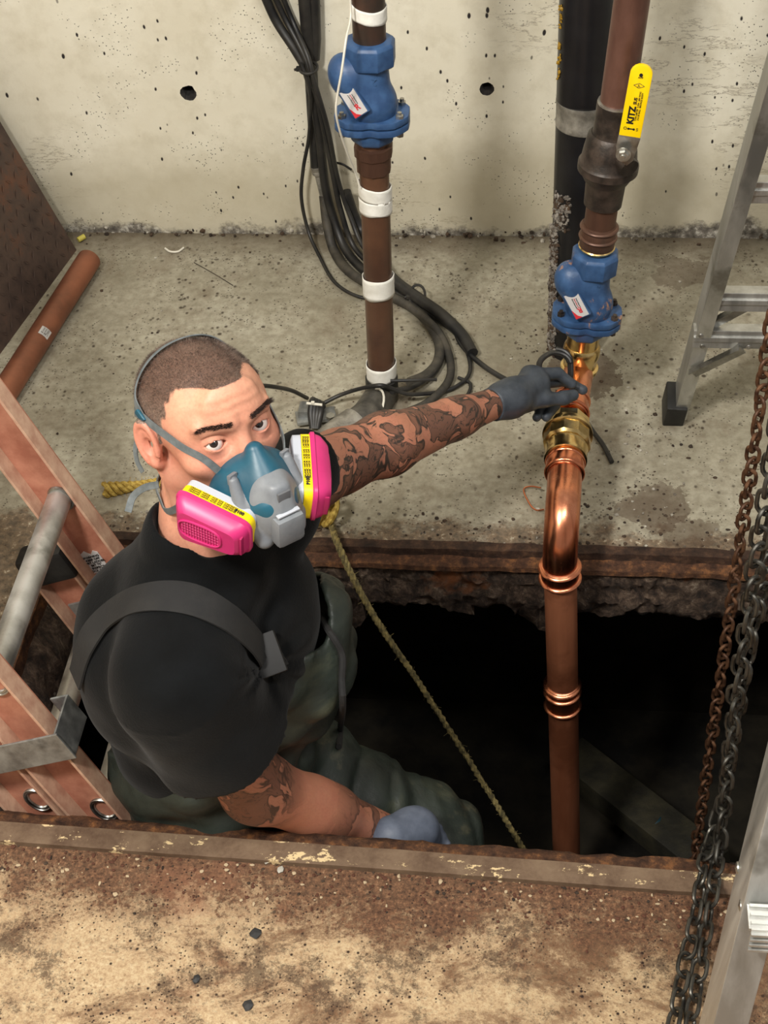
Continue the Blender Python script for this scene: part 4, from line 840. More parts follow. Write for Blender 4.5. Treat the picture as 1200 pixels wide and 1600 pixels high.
# warning sticker on the far rail
sc_ = P(147, 876, Y=YF_-0.003); sy, sx = ldir, -lnn
stk = MB().prism([(-0.016, -0.026), (0.016, -0.026), (0.016, 0.016), (0.009, 0.021), (0.002, 0.014), (-0.006, 0.024), (-0.016, 0.018)], sc_, (lnn, ldir), 0.0012).build('warning_sticker', PLATE_L, T, smooth=False)
for k, tx in enumerate(('WARNING', 'KEEP OFF', 'WET LADDER', 'SET 75°', 'INSPECT', 'LOCK RUNGS')): text_mesh(tx, 0.0062, sc_+V(0, -0.0008, 0)+ldir*(0.010-0.0062*k), lnn, ldir, INK, stk, bold=0.0001)
# ================================================================== ROPE
def rope(pts, r, label, fray=None, mat=ROPEM, pitch=0.035, parent=None, name='rope'):
    q = spline(pts, 14); mb = MB(); d = 0.0; ph = []
    for i in range(len(q)): d += (q[i]-q[i-1]).length if i else 0; ph.append(d)
    for k in range(3):
        s = []
        for i, p in enumerate(q):
            t = (q[min(i+1, len(q)-1)]-q[max(i-1, 0)]).normalized(); a = t.orthogonal().normalized() if i == 0 else (prev-t*prev.dot(t)).normalized(); prev = a
            b = t.cross(a); th = 2*math.pi*(ph[i]/pitch+k/3); spread = 1.0
            if fray and ph[i] < fray: spread = 1+1.6*(1-ph[i]/fray)
            s.append(p+(a*math.cos(th)+b*math.sin(th))*r*0.52*spread)
        mb.tube(s, r*0.56, 7)
    rg = random.Random(4)
    for i in range(0, len(q), 2):
        p = q[i]; 
        for _ in range(2):
            dv = V(rg.gauss(0, 1), rg.gauss(0, 1), rg.gauss(0, 1)).normalized(); mb.tube([p+dv*r*0.7, p+dv*r*(1.6+rg.random())+V(0, 0, -0.003)], 0.0004, 3)
    return mb.build(name, mat, parent)
T = thing('rope', 'twisted yellow rope with a frayed end, hanging diagonally into the pit', 'rope', P(512, 800, Z=0.02))
rope([P(163, 766, Z=0.012), P(190, 762, Z=0.012), P(225, 757, Z=0.012), P(262, 752, Z=0.012)], 0.0085, '', 0.06, parent=T, name='frayed_end')
rope([P(262, 752, Z=0.012), P(330, 770, Z=0.012), P(420, 800, Z=0.012), P(495, 806, Z=0.012), P(516, 818, Z=0.015), P(527, 848, Y=1.855), P(550, 900, Y=1.82), P(590, 972, Y=1.79), P(655, 1068, Y=1.75), P(740, 1200, Y=1.70), P(812, 1318, Y=1.64), P(850, 1390, Y=1.6)], 0.0062, '', mat=ROPED, parent=T, name='rope_length')
mb = MB(); kc = P(508, 796, Z=0.045)
kn = [kc+V(0.016*math.cos(t*2)*(1+0.3*math.cos(t*3)), 0.014*math.sin(t*3), 0.03*math.sin(t*2+0.5)) for t in np.linspace(0, 2*math.pi, 60)]
mb.tube(kn, 0.0062, 8, closed=True); mb.build('knot', ROPEM, T)
# ================================================================== SMALL THINGS
T = None
q = P(122, 375, Z=0.008); tag(MB().tube([q, q+V(0.012, 0.012, 0.002)], 0.006, 12).build('pipe_offcut', simple('olive_plastic', lin(196, 184, 84), 0.5)), 'tiny yellow plastic offcut by the foot of the wall', 'offcut')
tag(MB().tube(spline([P(258, 388, Z=0.004), P(266, 393, Z=0.004), P(278, 393, Z=0.004), P(287, 387, Z=0.004)], 6), 0.0022, 8).build('wire_scrap', ZIPW), 'curved cream wire scrap on the floor near the wall', 'scrap')
tag(MB().tube(spline([P(303, 410, Z=0.003), P(335, 428, Z=0.003), P(364, 446, Z=0.003)], 4), 0.0009, 5).build('wire_scrap', CASTB), 'long straight thin wire scrap on the floor', 'scrap')
tag(MB().tube(spline([P(845, 762, Z=0.02), P(828, 760, Z=0.01), P(818, 766, Z=0.004), P(828, 788, Z=0.004), P(838, 797, Z=0.004), P(850, 796, Z=0.01)], 6), 0.0014, 6).build('wire_scrap', COPPER), 'thin copper wire loop beside the bright elbow', 'scrap')
rs = random.Random(11); mb = MB()
for i in range(620):
    k = rs.random()
    if k < 0.45: x, y = rs.uniform(LX, 0.7), FY+abs(rs.gauss(0.0, 0.035))
    elif k < 0.7: x, y = rs.gauss(0.16, 0.1), rs.gauss(2.0, 0.13)
    elif k < 0.8: x, y = rs.gauss(0.06, 0.1), rs.gauss(2.42, 0.08)
    else: x, y = rs.uniform(XL, 0.8), rs.uniform(FY, WY)
    if y < FY or y > WY: continue
    lump(mb, (x, y, 0.0012), rs.uniform(0.0012, 0.0042), rs, rs.choice((0, 1, 1)), 0.5)
o = tag(mb.build('floor_debris', [GRIT, DIRT], smooth=False), 'small dark crumbs and grit scattered over the far floor', 'debris'); o['kind'] = 'stuff'
mb = MB()
for i in range(700):
    x = rs.uniform(-0.95, 0.5); y = NB0.y+(x-NB0.x)*(NB1.y-NB0.y)/(NB1.x-NB0.x)-0.018-abs(rs.gauss(0, 0.035))
    lump(mb, (x, y, 0.001), rs.uniform(0.001, 0.0034), rs, rs.choice((0, 1, 1, 1, 2)), 0.5)
o = tag(mb.build('floor_debris', [simple('pale_grit', lin(180, 160, 130), 0.8), simple('rust_crumb', lin(84, 50, 34), 0.85), DIRT], smooth=False), 'rust crumbs and grit along the near curb', 'debris'); o['kind'] = 'stuff'
for u, v, r, lab in ((418, 1344, 0.0075, 'larger pale stone chip in front of the curb'), (438, 1359, 0.005, 'smaller pale stone chip in front of the curb')):
    mb = MB(); lump(mb, P(u, v, Z=0.003), r, rs, 0, 0.5); tag(mb.build('stone_chip', simple('pale_chip', lin(170, 166, 156), 0.5), smooth=False), lab, 'stone')
for u, v, r, lab in ((399, 1458, 0.009, 'largest black flake on the cream floor'), (307, 1529, 0.006, 'small dark flake left of the red stain'), (388, 1570, 0.010, 'black and white flake near the bottom edge'), ):
    mb = MB(); lump(mb, P(u, v, Z=0.002), r, rs, 0, 0.35); tag(mb.build('paint_flake', simple('dark_flake', lin(46, 46, 46), 0.6), smooth=False), lab, 'flake')
# things down in the pit
a, b = P(905, 1195, Z=-0.92), P(1095, 1345, Z=-0.85); d = (b-a).normalized(); x = V(-d.y, d.x, 0).normalized()
tag(MB().box((a+b)/2, ((b-a).length*1.2, 0.09, 0.06), (d, x, d.cross(x)), 0.004).build('old_plank', simple('slimy_wood', lin(30, 28, 19), 0.7, c2=lin(52, 48, 32), scale=14, bump=0.5)), 'slimy green brown plank leaning in the dark pit', 'plank')
mb = MB(); q = P(1020, 1286, Z=-0.86); mb.tube([q, q+V(0.03, -0.02, -0.02), q+V(0.07, -0.05, -0.05)], 0.024, 14); tag(mb.build('pipe_stub', simple('teal_plastic', lin(28, 56, 64), 0.5)), 'teal pipe stub glimpsed beside the plank in the pit', 'pipe')
# ================================================================== THE WORKER
HSC = 0.945
H0 = np.array(P(323, 645, D=1.86)); HS = np.array([0.75, 0.66, -0.046]); HF = np.array([0.65, -0.723, 0.233])
HS /= np.linalg.norm(HS); HF -= HS*(HF@HS); HF /= np.linalg.norm(HF); HU = np.cross(HF, HS)
HM = np.array([HS, HF, HU])                                # rows: person's left, forward, up
def hw_(x, y, z): return Vector(H0+HS*x+HF*y+HU*z)
def hdir(x, y, z): return Vector(HS*x+HF*y+HU*z).normalized()
CAMV = HM@(np.array([0, 0, CAM_H])-H0); CAMV /= np.linalg.norm(CAMV)
J = lambda u, v, d: np.array(P(u, v, D=d))
NB_ = J(308, 862, 1.955)
shR, elR, wrR = J(278, 1062, 1.91), J(400, 1230, 2.18), J(600, 1300, 2.38)
shL, elL, wrL = J(418, 795, 2.06), J(528, 722, 2.25), J(776, 629, 2.49)
# ---- head and neck in head coordinates
EY = 0.033; EC = [(-EY, 0.0745, -0.004), (EY, 0.0745, -0.004)]; ER = 0.0122
nbl = HM@(NB_-H0)/HSC
def head_sdf(q):
    ab = q.copy(); ab[:, 0] = np.abs(ab[:, 0]); x, y, z = ab[:, 0], ab[:, 1], ab[:, 2]
    d = sd_ell(ab, (0, -0.014, 0.017), (0.076, 0.097, 0.074))
    d = smin(d, sd_ell(ab, (0, 0.028, 0.003), (0.066, 0.066, 0.077)), 0.02)
    d = smin(d, sd_ell(ab, (0, 0.036, -0.045), (0.054, 0.052, 0.062)), 0.025)
    d = smin(d, sd_cap(ab, (0.056, 0.0, -0.07), (0.016, 0.072, -0.103), 0.013, 0.014), 0.03)
    d = smin(d, sd_ell(ab, (0, 0.075, -0.103), (0.022, 0.017, 0.016)), 0.02)
    d = smin(d, sd_ell(ab, (0.046, 0.055, -0.032), (0.02, 0.02, 0.015)), 0.02)
    d = smin(d, sd_cap(ab, (0.012, 0.088, 0.019), (0.046, 0.073, 0.021), 0.0075, 0.0075), 0.014)
    d = smin(d, sd_ell(ab, (0.0, 0.078, 0.045), (0.036, 0.014, 0.026)), 0.02)
    # eye sockets
    d = smax(d, -sd_ell(ab, (0.031, 0.098, -0.003), (0.0205, 0.017, 0.0135)), 0.012)
    # nose
    d = smin(d, sd_cap(ab, (0, 0.086, 0.004), (0, 0.108, -0.036), 0.0065, 0.0095), 0.011)
    d = smin(d, sd_cap(ab, (0.009, 0.095, -0.043), (0.013, 0.092, -0.042), 0.0065, 0.0065), 0.006)
    # lips
    d = smin(d, sd_cap(ab, (0, 0.094, -0.067), (0.018, 0.086, -0.068), 0.0045, 0.002), 0.006)
    d = smin(d, sd_cap(ab, (0, 0.093, -0.076), (0.016, 0.086, -0.074), 0.0052, 0.002), 0.006)
    d = smax(d, -sd_cap(ab, (0, 0.1, -0.0712), (0.022, 0.09, -0.0705), 0.0012, 0.001), 0.002)
    # lids round the eyeballs
    e = np.array([EY, 0.0745, -0.004]); r = ab-e.astype(np.float32); rad = np.sqrt((r**2).sum(1))
    lid = rad-0.0142; t = r[:, 0]*0.98+0.0
    hh = 0.0062*(1-(t/0.0145)**2); zc = r[:, 2]-0.0005+np.where(True, 0.0, 0)-t*0.06
    hole = np.where(r[:, 1] > 0, np.abs(zc)-hh, 1.0)
    d = smin(d, np.maximum(lid, -0.02), 0.005)
    d = smax(d, -np.maximum(np.maximum(hole, rad-0.02), -(r[:, 1]-0.002)), 0.0012)
    # creases above the lid, bags below
    d = d+0.0011*np.exp(-((np.abs(rad-0.0178))/0.0014)**2)*(r[:, 2] > 0.002)*(r[:, 1] > 0)
    d = d+0.0008*np.exp(-((rad-0.0215)/0.002)**2)*(r[:, 2] < -0.004)*(r[:, 1] > -0.005)
    # forehead wrinkles
    d = d+0.0004*np.sin(z*520+np.sin(x*60)*0.8)*np.exp(-((z-0.045)/0.016)**2)*np.exp(-(x/0.04)**2)*(y > 0.05)
    # ears
    for sx in (1,):
        a = ab-np.array([0.0765, -0.014, -0.012], np.float32)
        c, s_ = math.cos(0.42), math.sin(0.42)             # ear plane turned out from the skull
        u1 = a[:, 1]*c-a[:, 0]*s_*1.0; w1 = a[:, 1]*s_+a[:, 0]*c
        yy = -u1; zz_ = a[:, 2]+0.25*u1
        el = np.sqrt((yy/0.0175)**2+((zz_-0.0*yy)/0.0315)**2); rim = np.abs(el-0.86)*0.019
        shell = np.maximum((el-1)*0.017, np.abs(w1-0.006)-0.0035)
        helix = np.sqrt(rim**2+(w1-0.0095)**2)-0.0036
        helix = np.where((zz_ < -0.014) & (yy < 0.004), 1, helix)
        anti = np.sqrt((np.abs(el-0.52)*0.02)**2+(w1-0.0078)**2)-0.0028; anti = np.where(yy < -0.002, 1, anti)
        lobe = np.sqrt((yy+0.003)**2+(zz_+0.0275)**2+(w1-0.004)**2)-0.0085
        conc = sd_ell(np.stack([yy+0.002, w1-0.011, zz_+0.004], 1), (0, 0, 0), (0.0085, 0.0075, 0.0125))
        ear = smin(smin(shell, helix, 0.002), smin(anti, lobe, 0.004), 0.003); ear = smax(ear, -conc, 0.002)
        tragus = np.sqrt((yy+0.012)**2+(zz_+0.004)**2+(w1-0.006)**2)-0.0052
        d = smin(d, smin(ear, tragus, 0.004), 0.005)
    # neck
    n = sd_cap(q, (0, -0.03, -0.05), tuple(nbl), 0.052, 0.055); n = smin(n, sd_ell(q, tuple(nbl+np.array([0, -0.005, -0.035])), (0.066, 0.05, 0.035)), 0.03)
    for sx in (-1, 1): n = smin(n, sd_cap(q, (sx*0.062, -0.022, -0.05), tuple(nbl+np.array([sx*0.012, 0.05, -0.005])), 0.013, 0.009), 0.012)
    d = smin(d, n, 0.022)
    return d
hv, hf = surface(head_sdf, (-0.115, -0.14, -0.30), (0.115, 0.145, 0.125), 0.0017); hf = hf[:, ::-1]
def skin_col(p, hair=True):
    x, y, z = p.T; ax_ = np.abs(x); base = np.array(lin(206, 148, 122)[:3]); C_ = np.tile(base, (len(p), 1))
    def blend(mask, rgb):
        m_ = np.clip(mask, 0, 1)[:, None]; C_[:] = C_*(1-m_)+np.array(lin(*rgb)[:3])*m_
    blend(np.exp(-((z-0.05)/0.03)**2)*(y > 0.03)*0.6, (216, 160, 130))
    blend(np.exp(-(((ax_-0.05)/0.02)**2+((z+0.03)/0.025)**2))*0.55*(y > 0), (206, 134, 112))
    blend(((ax_ > 0.072)*(y < 0.012)*(z < 0.03)*(z > -0.06))*0.5, (208, 128, 110))
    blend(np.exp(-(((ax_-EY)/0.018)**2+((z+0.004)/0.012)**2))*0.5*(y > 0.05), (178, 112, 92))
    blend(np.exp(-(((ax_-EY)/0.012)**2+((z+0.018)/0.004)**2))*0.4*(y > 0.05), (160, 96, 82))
    blend(np.exp(-((ax_/0.012)**2+((z+0.03)/0.02)**2))*0.5*(y > 0.09), (218, 140, 120))
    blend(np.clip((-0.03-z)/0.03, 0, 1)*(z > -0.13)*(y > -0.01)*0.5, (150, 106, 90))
    blend(np.exp(-((ax_/0.02)**2+((z+0.072)/0.008)**2))*(y > 0.07)*0.7, (176, 92, 84))
    return C_
def hair_mask(p):
    x, y, z = p.T; ax_ = np.abs(x); wob = 0.003*np.sin(x*260+z*190)+0.002*np.sin(x*610+y*430)
    g = np.interp(z, [-0.08, -0.03, -0.02, -0.012, 0.0, 0.02, 0.04, 0.056, 0.066, 0.074, 0.082], [-0.03, -0.028, -0.024, 0.012, 0.016, 0.026, 0.034, 0.034, 0.042, 0.2, 0.2])
    g = np.where((ax_ < 0.034), np.interp(z, [0, 0.058, 0.066, 0.072], [-0.2, -0.2, 0.05, 0.2]), g)
    m_ = (g+wob-y)/0.006; m_ = np.minimum(m_, (z+0.078+wob)/0.006)
    ear = (ax_ > 0.0745)*(y > -0.036)*(y < 0.01)*(z < 0.018)*(z > -0.055); return np.clip(m_*(1-ear), 0, 1)
hc = skin_col(hv); hm = hair_mask(hv)
hcol = np.array(lin(84, 68, 60)[:3])*np.ones((len(hv), 1)); side_ = np.clip((0.055-hv[:, 2])/0.04, 0, 1)[:, None]
hcol = hcol*(1-side_)+np.array(lin(140, 124, 112)[:3])*side_
hcol *= (0.82+0.36*np.random.RandomState(2).rand(len(hv), 1)); hc = hc*(1-hm[:, None]*0.88)+hcol*hm[:, None]*0.88
bz = 0.0215-0.25*np.clip(np.abs(hv[:, 0])-0.043, 0, 1)*1.6+0.08*np.clip(np.abs(hv[:, 0])-0.012, 0, 0.03)
bm_ = np.clip(1.25-np.abs(hv[:, 2]-bz)/0.0042, 0, 1)*(hv[:, 1] > 0.045)*np.clip((np.abs(hv[:, 0])-0.009)/0.004, 0, 1)*np.clip((0.058-np.abs(hv[:, 0]))/0.006, 0, 1)
hc = hc*(1-bm_[:, None]*0.6)+np.array(lin(70, 46, 38)[:3])*bm_[:, None]*0.6
# ---- arms and trunk
KN = J(430, 800, 2.12)
def trunk(p):
    d = sd_ell(p, J(272, 1010, 2.10), (0.121, 0.148, 0.13)); d = smin(d, sd_ell(p, J(345, 960, 2.11), (0.125, 0.15, 0.12)), 0.05)
    d = smin(d, sd_cap(p, J(300, 1010, 2.13), J(315, 1215, 2.38), 0.12, 0.11), 0.06)
    d = smin(d, sd_cap(p, J(278, 890, 2.0), shR, 0.055, 0.066), 0.05); d = smin(d, sd_cap(p, J(330, 860, 2.03), shL, 0.06, 0.055), 0.05)
    return d
def arms(p):
    a = smin(sd_cap(p, shR, elR, 0.055, 0.047), sd_cap(p, elR, elR*0.45+wrR*0.55, 0.047, 0.042), 0.03); a = smin(a, sd_cap(p, elR*0.6+wrR*0.4, wrR, 0.042, 0.029), 0.02)
    m1 = elL*0.72+wrL*0.28
    b = smin(sd_cap(p, shL, elL, 0.05, 0.044), sd_cap(p, elL, m1, 0.044, 0.0465), 0.025); b = smin(b, sd_cap(p, m1, elL*0.25+wrL*0.75, 0.0465, 0.031), 0.02); b = smin(b, sd_cap(p, elL*0.3+wrL*0.7, wrL, 0.032, 0.0245), 0.015)
    return np.minimum(a, b)
av, af = surface(lambda p: np.minimum(smin(arms(p), trunk(p)+0.012, 0.02), 9), (-0.72, 1.08, -0.2), (0.0, 2.02, 0.62), 0.0042)
tint = np.array(lin(196, 132, 104)[:3])*np.ones((len(av), 1))
W_ = thing('person', 'tattooed man in black shirt and dark waders standing in the pit, looking up', 'person', (-0.47, 1.42, -0.9))
# skin material: tint attribute, tattoo ink where the ink attribute says
m = NT('skin'); at = m.n.new('ShaderNodeAttribute'); at.attribute_name = 'tint'; ik = m.n.new('ShaderNodeAttribute'); ik.attribute_name = 'ink'
fine = m.noise(260, 4, 0.6); mot = m.noise(38, 5, 0.6)
c = m.mix(m.ramp(mot, (0.4, 0), (0.7, 0.35)), at.outputs['Color'], lin(190, 112, 94)); c = m.mix(m.ramp(fine, (0.3, 0.22), (0.6, 0)), c, lin(150, 96, 78))
wv = m.mix(0.09, m.co, m.n.new('ShaderNodeTexNoise').outputs['Color']); m.n['Noise Texture.002'].inputs['Scale'].default_value = 9
ln1 = m.noise(17, 2, 0.5, co=wv, dist=1.4)
lines = m.ramp(ln1, (0.40, 0), (0.425, 1), (0.45, 0), (0.475, 0.1), (0.5, 1), (0.525, 0.2), (0.56, 0), (0.59, 1), (0.63, 0.5))
shade = m.ramp(m.noise(11, 5, 0.65, co=m.map(loc=(2, 5, 1)), dist=0.8), (0.34, 0.0), (0.42, 0.65), (0.56, 0.92))
ink_k = m.math('MAXIMUM', m.math('MULTIPLY', lines, 0.92), m.math('MULTIPLY', shade, 0.82))
hr_ = m.n.new('ShaderNodeAttribute'); hr_.attribute_name = 'hair'
c = m.mix(hr_.outputs['Fac'], c, m.mix(m.ramp(m.noise(420, 3, 0.7), (0.4, 0), (0.6, 0.5)), at.outputs['Color'], lin(46, 38, 34)))
pt = m.noise(21, 2.5, 0.55, co=wv, dist=0.9); lightp = m.ramp(pt, (0.505, 0), (0.53, 1)); outl = m.ramp(pt, (0.46, 0), (0.49, 1), (0.505, 1), (0.52, 0)); inner = m.ramp(m.noise(46, 2, 0.5, co=wv, dist=1.2), (0.47, 0), (0.49, 1), (0.51, 0))
ink_k = m.math('ADD', m.math('SUBTRACT', m.math('ADD', 0.62, m.math('MULTIPLY', shade, 0.18)), m.math('MULTIPLY', lightp, 0.5)), m.math('ADD', m.math('MULTIPLY', outl, 0.25), m.math('MULTIPLY', inner, 0.3)), True)
c = m.mix(m.math('MULTIPLY', ink_k, ik.outputs['Fac'], True), c, m.mix(mot, lin(40, 35, 32), lin(66, 54, 46)))
m.col(c).set(m.ramp(fine, (0.3, 0.42), (0.7, 0.56)), spec=0.4, sss=0.06).bump(m.math('ADD', fine, mot), 0.18, 0.0015)
m.b.inputs['Subsurface Radius'].default_value = (0.012, 0.004, 0.002); SKIN = m.m
hvw = hv@HM*HSC+H0; allv = np.concatenate([hvw, av]); allf = np.concatenate([hf, af+len(hvw)]); allc = np.concatenate([hc, tint])
body = mesh_obj('body', allv, allf, SKIN, W_, allc)
def seg_t(p, a, b): d = b-a; return np.clip(((p-a)@d)/(d@d), 0, 1), np.linalg.norm((p-a)-np.clip(((p-a)@d)/(d@d), 0, 1)[:, None]*d, axis=1)
ink = np.zeros(len(allv)); tL, dL = seg_t(av, elL, wrL); _, dU = seg_t(av, shL, elL); tR, dR_ = seg_t(av, elR, wrR); _, dRU = seg_t(av, shR, elR)
k = len(hvw); ink[k:][(dL < 0.06) | (dU < 0.06)] = 1.0; ink[k:][dRU < 0.062] = 0.9; selR = (dR_ < 0.06) & (dR_ <= dRU-0.002)
ink[k:][selR] = np.interp(tR[selR], [0, 0.12, 0.22, 0.4, 0.55, 0.8, 1], [0.9, 0.5, 0.0, 0.0, 0.75, 0.9, 0.9])
h_ = body.data.attributes.new('hair', 'FLOAT', 'POINT'); hh_ = np.zeros(len(allv)); hh_[:len(hvw)] = hm; h_.data.foreach_set('value', hh_.astype(np.float32))
a_ = body.data.attributes.new('ink', 'FLOAT', 'POINT'); a_.data.foreach_set('value', ink.astype(np.float32))
# ---- ray tools on finished surfaces
from mathutils.bvhtree import BVHTree
def bvh(v, f): return BVHTree.FromPolygons([tuple(x) for x in v], [tuple(x) for x in f])
BH = bvh(hvw, hf)
CP = Vector((0, 0, CAM_H))
def hit(B, u, v): 
    h = B.ray_cast(CP, Vector(ray(u, v)).normalized()); return h[0], h[1]
def ribbon(B, pts, width, thick, lift, name, mat, parent, sub=6, mb=None):
    """strap laid on a surface: pts are pixels (cast on the surface) or world points (snapped to it)"""
    q = []
    for p in pts:
        if len(p) == 2:
            h, n = hit(B, *p)
            if h is None: continue
        else: h, n, _, _ = B.find_nearest(Vector(p))
        q.append(h+n*lift)
    q = spline(q, sub); vs = []; fs = []; own = mb is None; mb = mb or MB()
    nn = [B.find_nearest(p)[1] for p in q]; nn = [(nn[max(i-2, 0)]+nn[max(i-1, 0)]+nn[i]+nn[min(i+1, len(q)-1)]+nn[min(i+2, len(q)-1)]).normalized() for i in range(len(q))]
    for i, p in enumerate(q):
        t = (q[min(i+1, len(q)-1)]-q[max(i-1, 0)]).normalized(); n = nn[i]; n = (n-t*n.dot(t)).normalized(); w = t.cross(n)
        vs += [p+w*width/2-n*thick/2, p+w*width/2+n*thick/2, p-w*width/2+n*thick/2, p-w*width/2-n*thick/2]
    for i in range(len(q)-1):
        for k in range(4): a = i*4; fs.append((a+k, a+(k+1) % 4, a+4+(k+1) % 4, a+4+k))
    fs += [(3, 2, 1, 0), tuple(len(vs)-4+k for k in range(4))]; mb.add(vs, fs)
    return mb.build(name, mat, parent, smooth=True, angle=50) if own else q
# ---- hair: thousands of short strands on the scalp
HAIR = simple('buzzed_hair', lin(56, 44, 38), 0.6, c2=lin(128, 110, 98), scale=60, lo=0.4, hi=0.65)
rn = np.random.RandomState(5); N_ = np.zeros(len(allv)*3); body.data.vertices.foreach_get('normal', N_); N_ = N_.reshape(-1, 3)[:len(hvw)]
idx = rn.choice(np.where(hm > 0.5)[0], 34000, replace=True); pr = np.clip(hm[idx], 0, 1)
tdir = HM.T@np.array([0, 0.55, -0.25]); 
L_ = (0.0026+0.0020*rn.rand(len(idx)))*np.interp(hv[idx][:, 2], [-0.07, 0.02, 0.07], [0.45, 0.7, 1.2]); base = hvw[idx]+rn.randn(len(idx), 3)*0.0009
dr = N_[idx]*1.0+tdir*0.8+rn.randn(len(idx), 3)*0.3; dr /= np.linalg.norm(dr, axis=1)[:, None]; sd = np.cross(dr, rn.randn(len(idx), 3)); sd /= np.linalg.norm(sd, axis=1)[:, None]
v3 = np.empty((len(idx), 3, 3)); v3[:, 0] = base-sd*0.00016-N_[idx]*0.0003; v3[:, 1] = base+sd*0.00016-N_[idx]*0.0003; v3[:, 2] = base+dr*L_[:, None]
ho = mesh_obj('hair', v3.reshape(-1, 3), np.arange(len(idx)*3).reshape(-1, 3), HAIR, W_, smooth=False); ho['kind'] = 'stuff'; ho['label'] = 'very short grey brown hair'
BROW = simple('brow_hair', lin(40, 26, 20), 0.6)
for sx in (-1, 1):
    sel = np.where((bm_ > 0.5) & (hv[:, 0]*sx > 0))[0]; idx = rn.choice(sel, 420); dirs = (HM.T@np.array([sx*0.85, 0.25, 0.32]))
    dr = dirs+rn.randn(len(idx), 3)*0.22; dr /= np.linalg.norm(dr, axis=1)[:, None]; sd = np.cross(dr, N_[idx]); sd /= np.linalg.norm(sd, axis=1)[:, None]
    v3 = np.empty((len(idx), 3, 3)); b_ = hvw[idx]; v3[:, 0] = b_-sd*0.0003; v3[:, 1] = b_+sd*0.0003; v3[:, 2] = b_+dr*0.0065+N_[idx]*0.0006
    o = mesh_obj('eyebrow', v3.reshape(-1, 3), np.arange(len(idx)*3).reshape(-1, 3), BROW, W_, smooth=False); o['kind'] = 'stuff'
# ---- eyes looking into the lens
EYEM = NT('eye'); a2_ = EYEM.n.new('ShaderNodeAttribute'); a2_.attribute_name = 'tint'; EYEM.col(a2_.outputs['Color']).set(0.12, spec=0.6, coat=0.6); EYEM = EYEM.m
for e in EC:
    c = H0+(np.array(e)@HM)*HSC; g = np.array([0, 0, CAM_H])-c; g /= np.linalg.norm(g); g = g*0.93+HF*0.07; g /= np.linalg.norm(g)
    a = np.cross(g, [0, 0, 1]); a /= np.linalg.norm(a); b = np.cross(g, a); vs = []; cs = []; ring = [0, .06, .12, .16, .18, .24, .36, .46, .48, .56, .7, .9, 1.2, 1.6, 2.2, 2.8, 3.1416]; n = 32
    for t in ring:
        for k in range(n):
            ph = 2*math.pi*k/n; rr2 = ER*HSC*(1+0.045*math.exp(-(t/0.42)**2)); vs.append(c+rr2*(g*math.cos(t)+(a*math.cos(ph)+b*math.sin(ph))*math.sin(t)))
            cs.append(lin(8, 6, 6)[:3] if t < 0.2 else lin(34+8*(k % 2), 22, 16)[:3] if t < 0.47 else lin(214, 200, 194)[:3] if t < 0.95 else lin(206, 150, 140)[:3])
    fs = np.array([(i*n+k, i*n+(k+1) % n, (i+1)*n+(k+1) % n, (i+1)*n+k) for i in range(len(ring)-1) for k in range(n)])
    mesh_obj('eye', np.array(vs), fs, EYEM, W_, np.array(cs))
# ---- shirt
SHIRT = NT('black_cotton'); f = SHIRT.noise(320, 3, 0.6); g = SHIRT.noise(14, 5, 0.6)
SHIRT.col(SHIRT.ramp(g, (0.35, lin(7, 8, 9)), (0.7, lin(13, 15, 17)))).set(0.85, spec=0.12, sheen=0.05).bump(SHIRT.math('ADD', f, SHIRT.math('MULTIPLY', g, 3.0)), 0.3, 0.002); SHIRT = SHIRT.m
slR1 = J(345, 1152, 2.03); slL1 = J(470, 722, 2.15); dR1 = (slR1-shR)/np.linalg.norm(slR1-shR); dL1 = (elL-shL)/np.linalg.norm(elL-shL)
fa_ = np.array(P(300, 900, D=2)); 
def folds(p, s=1.0):
    x, y, z = p.T; a = np.sin(26*x+14*z+2.2*np.sin(9*y+5*z))*np.sin(17*y-21*z+1.7*np.sin(11*x)); b = np.sin(55*x-30*z+3*np.sin(20*y))*np.sin(38*z+24*y)
    return (0.0035*a+0.0012*b)*s
bpos = J(418, 1040, 2.0)
def sleeve_cap(p, a, b, ra, rb, cutd):
    d = sd_cap(p, a, b, ra, rb); n = (b-a)/np.linalg.norm(b-a); return d, (p-b)@n
neck_w = (np.array([0, -0.03, -0.05])@HM+H0)
NECKC = np.array(J(303, 808, 1.918))
